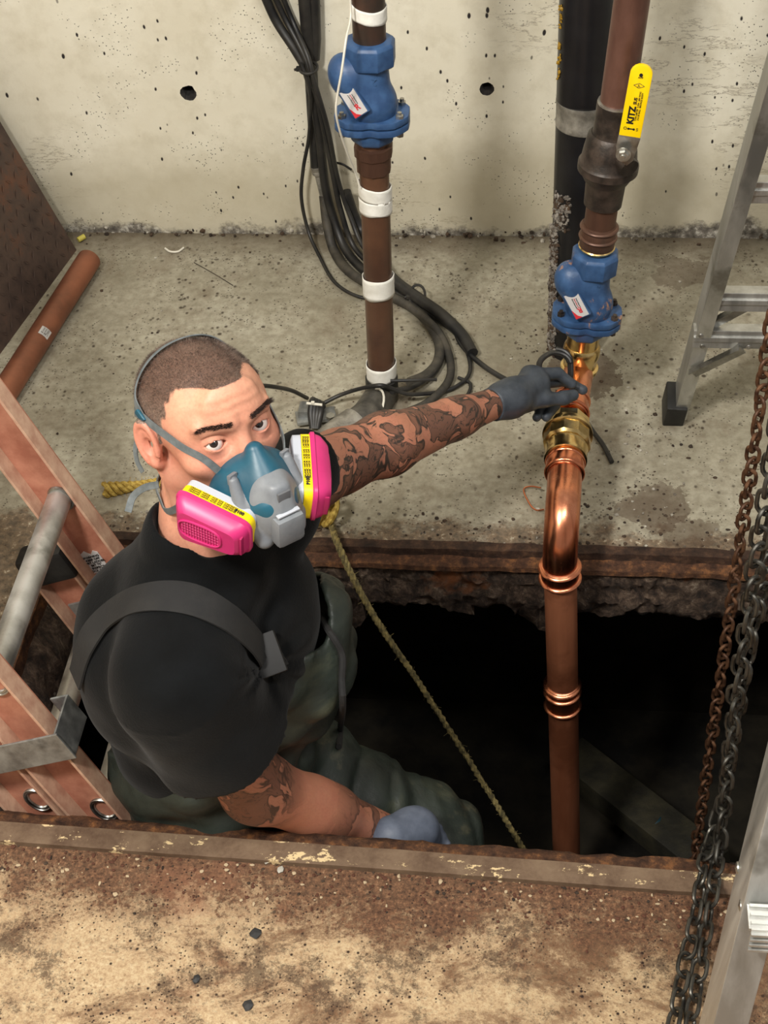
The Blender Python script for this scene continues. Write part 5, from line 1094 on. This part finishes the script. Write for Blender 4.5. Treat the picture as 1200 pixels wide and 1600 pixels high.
def shirt(p):
    d = smin(trunk(p)-0.012, sd_cap(p, NB_+np.array([0, 0, -0.03]), J(297, 838, 1.942), 0.086, 0.062), 0.035)
    s1 = sd_cap(p, shR, slR1+dR1*0.1, 0.080, 0.098); cut1 = (p-slR1)@dR1-0.0
    s1 = np.maximum(s1, cut1); inn = sd_cap(p, shR, slR1+dR1*0.1, 0.062, 0.078); s1 = np.maximum(s1, -np.maximum(inn, -((p-slR1)@dR1+0.05)))
    d = smin(d, s1, 0.03)
    s2 = np.maximum(sd_cap(p, shL, slL1+dL1*0.08, 0.062, 0.054), (p-slL1)@dL1-0.012); d = smin(d, s2, 0.03)
    rad = np.linalg.norm(p-bpos, axis=1)
    fd = 1.5*folds(p)*np.clip((rad)/0.25, 0.3, 1)
    v = p-bpos; ang = np.arctan2(v@CU, v@CR); fd += 0.0035*np.exp(-((rad-0.05)/0.07)**2)*np.sin(ang*8+1.0)
    # shoulder seam
    sm = np.abs((p-shR)@dR1+0.012); near = np.abs(sd_cap(p, shR, slR1, 0.083, 0.09)) < 0.02; fd = fd-0.0016*np.exp(-(sm/0.0022)**2)*near
    hemR = np.abs((p-slR1)@dR1+0.018); fd = fd-0.0009*np.exp(-(hemR/0.0014)**2)*(np.abs((p-slR1)@dR1) < 0.05)*(sd_cap(p, shR, slR1, 0.09, 0.1) < 0.03)
    d = d+fd
    d = smax(d, -sd_cap(p, NECKC, neck_w+(neck_w-NECKC)*0.4, 0.050, 0.075), 0.006)
    d = smax(d, -sd_ell(p, J(356, 836, 1.905), (0.04, 0.042, 0.026)), 0.01)
    return d
sv, sf = surface(shirt, (-0.74, 1.05, -0.22), (-0.1, 1.86, 0.66), 0.0042)
sh = mesh_obj('shirt', sv, sf, SHIRT, W_, relax=1); sh['label'] = 'black short sleeved cotton shirt'; BS = bvh(sv, sf)
# ---- waders
WAD = NT('green_wader_rubber'); f = WAD.noise(9, 6, 0.65, dist=0.5); g = WAD.noise(60, 5, 0.7)
cc_ = WAD.ramp(f, (0.35, lin(32, 38, 34)), (0.55, lin(46, 53, 47)), (0.72, lin(72, 75, 60))); cc_ = WAD.mix(WAD.ramp(WAD.noise(7, 8, 0.75, co=WAD.map(loc=(4, 2, 2))), (0.58, 0), (0.7, 0.55)), cc_, lin(104, 98, 76))
WAD.col(cc_).set(WAD.ramp(g, (0.3, 0.38), (0.7, 0.6)), spec=0.45).bump(WAD.math('ADD', WAD.math('MULTIPLY', f, 2), g), 0.35, 0.003); WADM = WAD.m
HPc = J(335, 1275, 2.46); HIP = HPc+np.array([0.04, 0.04, -0.03]); hl = J(405, 1190, 2.42); knl = J(665, 1318, 2.52); hr = J(330, 1300, 2.36); knr = J(600, 1400, 2.46)
KL, KR_ = knl, knr; ANL = KL+np.array([-0.05, 0.03, -0.40]); ANR = KR_+np.array([-0.08, 0.0, -0.36]); 
cf, cb = J(505, 945, 2.14), J(150, 1165, 2.33); dxy = cf-cb; cn = np.array([-dxy[2]/math.hypot(dxy[0], dxy[2]), 0, dxy[0]/math.hypot(dxy[0], dxy[2])])
def wfold(p):
    x, y, z = p.T; a = np.sin(24*x+30*z+2.5*np.sin(14*y+6*z)); b = np.sin(60*z-34*x+3*np.sin(16*y)); c2_ = np.sin(19*y-33*x+2*np.sin(13*z))
    return 0.006*np.abs(a)*b*0.6+0.005*a*c2_+0.002*b
def waders(p):
    d = sd_cap(p, J(330, 1000, 2.16), J(335, 1235, 2.43), 0.142, 0.165); d = smin(d, sd_ell(p, J(468, 1010, 2.19), (0.075, 0.115, 0.125)), 0.05); d = smin(d, sd_ell(p, HIP, (0.14, 0.14, 0.12)), 0.05)
    out = d+wfold(p)*1.4
    body_in = sd_cap(p, J(330, 1000, 2.16), J(335, 1235, 2.43), 0.127, 0.150); body_in = smin(body_in, sd_ell(p, J(464, 1005, 2.19), (0.064, 0.101, 0.114)), 0.05)+wfold(p)*1.4
    cut = (p-cb)@cn-0.012*np.sin(p[:, 1]*48)-0.006*np.sin(p[:, 0]*60+p[:, 1]*30)
    tr = np.maximum(out, cut); hollow = np.maximum(body_in, -(cut+0.17)); tr = np.maximum(tr, -hollow)
    l1 = smin(sd_cap(p, hl, knl, 0.115, 0.088), sd_cap(p, knl, ANL, 0.085, 0.068), 0.04); l2 = smin(sd_cap(p, hr, knr, 0.105, 0.088), sd_cap(p, knr, ANR, 0.085, 0.068), 0.04)
    ax1 = (knl-hl)/np.linalg.norm(knl-hl); tt = (p-hl)@ax1; knee = np.exp(-((tt-0.24)/0.07)**2)
    leg = np.minimum(l1, l2)+wfold(p)*0.7+0.006*(1-np.abs(np.sin(tt*34+p@CR*16+1.2*np.sin(p@CU*22))))**3*np.clip((tt-0.02)*8, 0, 1)+0.0035*knee*np.sin(tt*90+p@CR*20+np.sin(p[:, 1]*30)*1.5)
    d = smin(tr, np.maximum(leg, cut+0.1), 0.03)
    return d
wv_, wf_ = surface(waders, (-0.74, 1.12, -0.92), (0.12, 1.88, 0.42), 0.0055)
wo = mesh_obj('waders', wv_, wf_, WADM, W_, relax=1); wo['label'] = 'dirty dark green rubber chest waders'; BW = bvh(wv_, wf_)
for a in (ANL, ANR):
    f_ = a+np.array([0.09, -0.01, -0.05]); v, q = surface(lambda p: smin(sd_cap(p, a-np.array([0.02, 0, 0.03]), f_, 0.048, 0.042), sd_cap(p, a, a-np.array([0, 0, 0.03]), 0.066, 0.05), 0.02), np.minimum(a, f_)-0.1, np.maximum(a, f_)+0.1, 0.008)
    mesh_obj('boot', v, q, RUBBER, W_)
# suspender over the near shoulder, its buckle, draw cord at the bib
WEB = simple('black_webbing', lin(20, 20, 21), 0.85, c2=lin(32, 31, 30), scale=12, bump=0.4, bscale=260, bd=0.001)
susp = ribbon(BS, [(136, 1165), (126, 1110), (124, 1060), (140, 1005), (176, 962), (225, 938), (290, 937), (345, 962), (385, 995), (412, 1030), (424, 1050)], 0.041, 0.003, 0.006, 'suspender', WEB, W_)
bh, bn = hit(BS, 418, 1024); bt = (hit(BS, 424, 1050)[0]-hit(BS, 400, 1000)[0]).normalized(); bn = ((CP-bh).normalized()*0.8+bn*0.5+V(0.2, 0, 0)).normalized(); bt = (bt-bn*bt.dot(bn)).normalized()
MB().box(bh+bn*0.016, (0.055, 0.042, 0.012), (bt, bn.cross(bt), bn), 0.0025).build('buckle', simple('dull_black_plastic', lin(20, 20, 21), 0.7), susp)
mb = MB(); q = []
for u, v in ((508, 960), (520, 985), (530, 1020), (537, 1060), (539, 1100), (534, 1140), (528, 1170)):
    h, n = hit(BW, min(u, 530)-6, v)
    q.append((h+n*0.007+V(0.004, 0, 0)) if h else P(u, v, D=2.16+0.0006*(v-960)))
mb.tube(spline(q, 5), 0.005, 8); mb.build('draw_cord', WEB, W_)
# ---- nitrile gloves
GL = simple('dark_nitrile', lin(48, 54, 62), 0.5, c2=lin(66, 72, 80), scale=30, bump=0.25, bscale=55, bd=0.003)
GR = simple('grey_blue_nitrile', lin(80, 88, 104), 0.55, c2=lin(100, 108, 124), scale=20, bump=0.3, bscale=45, bd=0.003)
def chainf(p, pts, k=0.004):
    d = None
    for (a, ra), (b, rb) in zip(pts, pts[1:]):
        e = sd_cap(p, a, b, ra, rb); d = e if d is None else smin(d, e, k)
    return d
def hand_l(p):
    w = wrL; cuff = sd_cap(p, J(766, 633, 2.48), J(800, 622, 2.505), 0.0275, 0.031)
    palm = sd_cap(p, J(795, 622, 2.50), J(838, 600, 2.545), 0.030, 0.024); palm = smin(palm, sd_cap(p, J(830, 588, 2.545), J(838, 622, 2.56), 0.019, 0.018), 0.016)
    d = smin(cuff, palm, 0.015)
    F = [[(J(838, 586, 2.55), .0115), (J(872, 583, 2.565), .0098), (J(893, 600, 2.575), .0085)],
         [(J(842, 598, 2.565), .0115), (J(882, 594, 2.60), .0098), (J(910, 609, 2.60), .0085)],
         [(J(838, 615, 2.57), .0110), (J(866, 634, 2.60), .0096), (J(853, 651, 2.575), .0082)],
         [(J(826, 622, 2.57), .0100), (J(846, 641, 2.59), .0086), (J(838, 652, 2.565), .0074)]]
    fd = None
    for f_ in F: e = chainf(p, f_); fd = e if fd is None else smin(fd, e, 0.0015)
    th = chainf(p, [(J(806, 632, 2.515), .018), (J(850, 624, 2.535), .0128), (J(880, 622, 2.55), .0105), (J(896, 617, 2.56), .0098)], 0.008)
    d = smin(d, fd, 0.006); d = smin(d, th, 0.009)
    d = np.maximum(d, -((p-J(766, 632, 2.48))@((wrL-elL)/np.linalg.norm(wrL-elL))))
    x, y, z = p.T; return d+0.0006*np.sin(150*x+60*z+2*np.sin(90*y))
v, f = surface(hand_l, J(830, 615, 2.53)-0.13, J(830, 615, 2.53)+0.13, 0.0021); g_ = mesh_obj('glove', v, f, GL, W_); g_['label'] = 'dark grey nitrile glove gripping the pipe'
def hand_r(p):
    d = sd_cap(p, J(612, 1306, 2.33), J(652, 1296, 2.365), 0.031, 0.034); d = smin(d, sd_cap(p, J(642, 1290, 2.36), J(668, 1312, 2.39), 0.024, 0.022), 0.02)
    for k in range(4):
        a = J(650+k*10, 1285+k*10, 2.375+0.01*k); b = J(682+k*6, 1296+k*12, 2.40); c = J(690, 1325+k*10, 2.42); d = smin(d, chainf(p, [(a, .0115-k*.0006), (b, .0098), (c, .0085)]), 0.003)
    d = smin(d, chainf(p, [(J(625, 1312, 2.34), .015), (J(655, 1325, 2.36), .012), (J(680, 1335, 2.37), .010)]), 0.006); return d
v, f = surface(hand_r, J(645, 1310, 2.37)-0.14, J(645, 1310, 2.37)+0.14, 0.0028); g_ = mesh_obj('glove', v, f, GR, W_); g_['label'] = 'blue grey glove resting on the thigh'

# ================================================================== RESPIRATOR
R_ = thing('respirator', 'half face respirator with two pink filters worn over the nose and mouth', 'respirator', hw_(0, 0.1, -0.08))
TEAL = simple('teal_silicone', lin(18, 70, 90), 0.42, c2=lin(28, 84, 104), scale=14, bump=0.1)
GRYP = simple('grey_plastic', lin(108, 112, 118), 0.45, c2=lin(124, 128, 132), scale=20, bump=0.15)
GRYL = simple('light_grey_plastic', lin(176, 180, 188), 0.4); PINK = simple('pink_plastic', lin(186, 38, 104), 0.4, c2=lin(196, 46, 112), scale=20)
PINKD = simple('dark_pink_plastic', lin(160, 26, 84), 0.45); YELL = simple('yellow_label', lin(232, 204, 0), 0.45); STR = simple('grey_elastic', lin(86, 92, 94), 0.75, c2=lin(106, 112, 114), scale=60, bump=0.4, bscale=200, bd=0.001)
def inhead(fn): return lambda p: fn(p)
def teal(q):
    ab = q.copy(); ab[:, 0] = np.abs(ab[:, 0])
    d = sd_ell(ab, (0, 0.088, -0.07), (0.05, 0.048, 0.05)); d = smin(d, sd_cap(ab, (0, 0.111, -0.012), (0, 0.131, -0.07), 0.0105, 0.031), 0.024)
    d = smin(d, sd_cap(ab, (0.02, 0.1, -0.045), (0.05, 0.075, -0.075), 0.012, 0.014), 0.02); d = smin(d, sd_ell(ab, (0, 0.085, -0.108), (0.036, 0.036, 0.022)), 0.02); return d
def gray(q):
    ab = q.copy(); ab[:, 0] = np.abs(ab[:, 0])
    d = sd_ell(ab, (0, 0.127, -0.078), (0.035, 0.031, 0.05)); d = smin(d, sd_box(ab, (0, 0.134, -0.062), (0.013, 0.026, 0.022), 0.008), 0.014)
    d = smin(d, sd_cap(ab, (0.022, 0.132, -0.115), (0.038, 0.125, -0.072), 0.012, 0.010), 0.004); d = smin(d, sd_cap(ab, (0.038, 0.125, -0.072), (0.037, 0.115, -0.036), 0.010, 0.0065), 0.004)
    d = smin(d, sd_cap(ab, (0.028, 0.105, -0.085), (0.05, 0.1, -0.082), 0.024, 0.024), 0.008)
    return d
for nm, fn, mt in (('facepiece', teal, TEAL), ('shell', gray, GRYP)):
    v, f = surface(fn, (-0.1, 0.02, -0.16), (0.1, 0.18, 0.02), 0.002); mesh_obj(nm, v@HM+H0, f[:, ::-1], mt, R_, relax=1)
ax_v = (hdir(1, 0, 0), hdir(0, 0.25, 1).normalized(), None); vy_ = hdir(0, 0.3, 1); vn = hdir(1, 0, 0).cross(vy_)*-1; vn = vn if vn.dot(Vector(HF)) > 0 else -vn
vc = MB().box(hw_(0, 0.150, -0.098), (0.038, 0.042, 0.030), (hdir(1, 0, 0), vy_, vn), 0.007).build('valve_cover', GRYP, R_)
MB().box(hw_(0, 0.1595, -0.060), (0.017, 0.024, 0.004), (hdir(1, 0, 0), vy_, vn), 0.0015).build('latch_panel', simple('mid_grey_plastic', lin(92, 94, 98), 0.5), vc)
MB().box(hw_(0, 0.163, -0.0765), (0.03, 0.0025, 0.006), (hdir(1, 0, 0), vy_, vn), 0.0008).build('trim_edge', GRYL, vc)
def loft(secs, c, A, B, Nn, mb):
    n = len(secs[0][1]); vs = [c+A*x+B*y+Nn*h for h, pl in secs for x, y in pl]; fs = [(i*n+k, i*n+(k+1) % n, (i+1)*n+(k+1) % n, (i+1)*n+k) for i in range(len(secs)-1) for k in range(n)]
    return mb.add(vs, fs+[tuple(range(n-1, -1, -1)), tuple((len(secs)-1)*n+k for k in range(n))])
def rtrap(s, L=0.0475, W1=0.0375, W2=0.026, r=0.014):
    """rounded trapezoid, wide end at -x"""
    pts = [(-L, -W1), (L, -W2), (L, W2), (-L, W1)]; out = []
    for i in range(4):
        p, a, b = Vector(pts[i]), Vector(pts[i-1]), Vector(pts[(i+1) % 4]); u_, v_ = (a-p).normalized(), (b-p).normalized()
        for t in np.linspace(0, 1, 7): q = (p+u_*r)*(1-t)**2+p*2*t*(1-t)+(p+v_*r)*t*t; out.append((q.x*(1-s/L), q.y*(1-s/W1)))
    return out
def cartridge(sx):
    A = np.array([-sx*0.50, 0.80, -0.33]); A /= np.linalg.norm(A); Nn = np.array([sx*0.82, 0.46, -0.24]); Nn -= A*(Nn@A); Nn /= np.linalg.norm(Nn)
    A_, N2 = hdir(*A), hdir(*Nn); B_ = N2.cross(A_)*(1 if sx < 0 else -1)
    c = hw_(sx*0.0665, 0.105, -0.083)
    k_ = loft([(-0.024, rtrap(0.006)), (-0.022, rtrap(0.002)), (-0.0125, rtrap(0.0015)), (-0.012, rtrap(0.003))], c, A_, B_, N2, MB()).build('filter_base', GRYL, R_)
    ct = loft([(-0.012, rtrap(0.001)), (-0.0015, rtrap(0.0008))], c, A_, B_, N2, MB()).build('yellow_band', YELL, k_)
    pk = loft([(-0.0015, rtrap(0)), (0.0, rtrap(-0.0016)), (0.004, rtrap(-0.0016)), (0.0055, rtrap(0.0005)), (0.012, rtrap(0.0025)), (0.019, rtrap(0.0085)), (0.0215, rtrap(0.0115)), (0.0215, rtrap(0.0125))], c, A_, B_, N2, MB()).build('filter_cartridge', PINK, R_, angle=35)
    # oval vent with ribs
    mb = MB(); gc = c+N2*0.0222-A_*0.009
    oval = [gc+A_*0.0275*math.copysign(abs(math.cos(t))**0.7, math.cos(t))+B_*0.0155*math.copysign(abs(math.sin(t))**0.7, math.sin(t)) for t in np.linspace(0, 2*math.pi, 41)[:-1]]
    mb.tube(oval, 0.0015, 6, closed=True)
    for i in range(13):
        x = -0.022+i*0.0036; mb.tube([gc+A_*x-B_*0.013-N2*0.0002, gc+A_*x+B_*0.013-N2*0.0002], 0.0006, 5)
    for i in range(4): y = -0.0075+i*0.005; mb.tube([gc-A_*0.024+B_*y-N2*0.0005, gc+A_*0.024+B_*y-N2*0.0005], 0.0004, 4)
    mb.build('vent_grille', PINK, pk)
    MB().box(c+N2*0.013+A_*0.0425, (0.003, 0.03, 0.012), (A_, B_, N2), 0.001).build('end_panel', PINKD, pk)
    # printing on the yellow band, on the edge that faces up
    e = c-N2*0.0068+B_*0.0 ; up_ = B_ if B_.dot(Vector(HU)) > 0 else -B_; sgn = 1
    sl = (0.0375-0.026)/0.095
    o_ = lambda x: c-N2*0.0068+A_*x+up_*(0.0367-(x+0.0475)*sl)
    td = (A_-up_*sl).normalized(); nn_ = (up_+A_*sl).normalized()
    xa = td if td.cross(N2*-1).dot(nn_) > 0 else -td
    for k in range(3): text_mesh('ORGANIC VAPOR / ACID GAS  CARTRIDGE', 0.0032, o_(-0.006)+N2*(0.0028-0.0028*k), xa, -N2 if xa == td else -N2, INK, ct, lift=0.0008)
    text_mesh('P100', 0.006, o_(0.028), xa, -N2, INK, ct, lift=0.0009, bold=0.0003)
    # the front end of the left one shows its band too
    return c, A_, B_, N2
cR_ = cartridge(-1); cL_ = cartridge(1)
# straps: crown harness, side straps, neck strap
def hp(x, y, z): return tuple(hw_(x, y, z))
jr = hw_(-0.036, 0.112, -0.034); jl = hw_(0.036, 0.112, -0.034)
mb = MB()
def freeband(pts, width, thick, nrm, sub=6):
    q = spline(pts, sub); vs = []; fs = []
    for i, p in enumerate(q):
        t = (q[min(i+1, len(q)-1)]-q[max(i-1, 0)]).normalized(); n = nrm(p); n = (n-t*n.dot(t)).normalized(); w = t.cross(n)
        vs += [p+w*width/2-n*thick/2, p+w*width/2+n*thick/2, p-w*width/2+n*thick/2, p-w*width/2-n*thick/2]
    for i in range(len(q)-1):
        for k in range(4): a = i*4; fs.append((a+k, a+(k+1) % 4, a+4+(k+1) % 4, a+4+k))
    return vs, fs+[(3, 2, 1, 0), tuple(len(vs)-4+k for k in range(4))]
def on_head(u, v, lift=0.0035):
    h, n = hit(BH, u, v); return h+n*lift
def snap(x, y, z, lift=0.004):
    h, n, _, _ = BH.find_nearest(hw_(x, y, z)); return h+n*lift
nrmf = lambda p: (p-Vector(H0)).normalized()
sideR = [jr, on_head(352, 740, 0.006), on_head(320, 718), on_head(288, 697), on_head(262, 678), on_head(242, 663), on_head(228, 650, 0.005)]
MB().add(*freeband(sideR, 0.0095, 0.0016, nrmf)).build('strap', STR, R_)
sideL = [jl, snap(0.052, 0.07, -0.028, 0.006), snap(0.066, 0.035, -0.01), snap(0.074, 0.0, 0.01), snap(0.072, -0.03, 0.02)]
MB().add(*freeband(sideL, 0.0095, 0.0016, nrmf)).build('strap', STR, R_)
bk = snap(-0.074, -0.034, 0.024, 0.005)
crown = [sideR[-1], on_head(219, 628), snap(-0.062, -0.06, 0.052), snap(-0.04, -0.062, 0.082), snap(0, -0.058, 0.1), snap(0.04, -0.055, 0.085), snap(0.065, -0.045, 0.05), snap(0.072, -0.03, 0.02)]
crown = [sideR[-1], snap(-0.0745, -0.036, 0.035), snap(-0.066, -0.042, 0.058), snap(-0.045, -0.04, 0.08), snap(-0.015, -0.036, 0.09), snap(0.02, -0.036, 0.09), snap(0.05, -0.04, 0.075), snap(0.07, -0.04, 0.045), snap(0.072, -0.03, 0.02)]
MB().add(*freeband(crown, 0.0105, 0.0016, nrmf)).build('crown_strap', STR, R_)
back_ = [sideR[-1], snap(-0.07, -0.06, 0.01), snap(-0.04, -0.09, 0.0), snap(0, -0.1, 0.0), snap(0.04, -0.09, 0.005), snap(0.072, -0.03, 0.02)]
MB().add(*freeband(back_, 0.0095, 0.0016, nrmf)).build('strap', STR, R_)
b0 = sideR[-1]; MB().box(b0+nrmf(b0)*0.002, (0.016, 0.012, 0.004), (hdir(0.1, 0.5, -0.6), hdir(0, 0.7, 0.6), nrmf(b0)), 0.0012).build('strap_buckle', TEAL, R_)
tail = [b0, P(219, 672, D=1.875), P(212, 698, D=1.88), P(214, 720, D=1.88), P(223, 738, D=1.88)]
MB().add(*freeband(tail, 0.008, 0.0014, lambda p: hdir(-1, 0.3, 0))).build('strap_tail', STR, R_)
lo = [cR_[0]-cR_[1]*0.045-cR_[3]*0.01, on_head(266, 798, 0.004) if hit(BH, 266, 798)[0] else hw_(-0.06, 0.02, -0.12), on_head(254, 778, 0.004) if hit(BH, 254, 778)[0] else hw_(-0.06, 0, -0.11), snap(-0.06, -0.045, -0.09, 0.005), snap(-0.03, -0.07, -0.09, 0.005), snap(0, -0.075, -0.09)]
MB().add(*freeband(lo, 0.009, 0.0015, lambda p: (p-Vector(hw_(0, -0.02, -0.1))).normalized())).build('neck_strap', STR, R_)
tl2 = [P(248, 757, D=1.9), P(226, 762, D=1.915), P(208, 776, D=1.93), P(200, 800, D=1.93)]
MB().add(*freeband(tl2, 0.009, 0.0014, lambda p: V(0, -0.7, 0.7))).build('strap_tail', STR, R_)
for j_ in (jr, jl): MB().box(j_, (0.013, 0.014, 0.006), (hdir(1, -0.3, 0), hdir(0, 0.2, 1), hdir(0.3, 1, 0)), 0.0015).build('strap_clip', GRYP, R_)
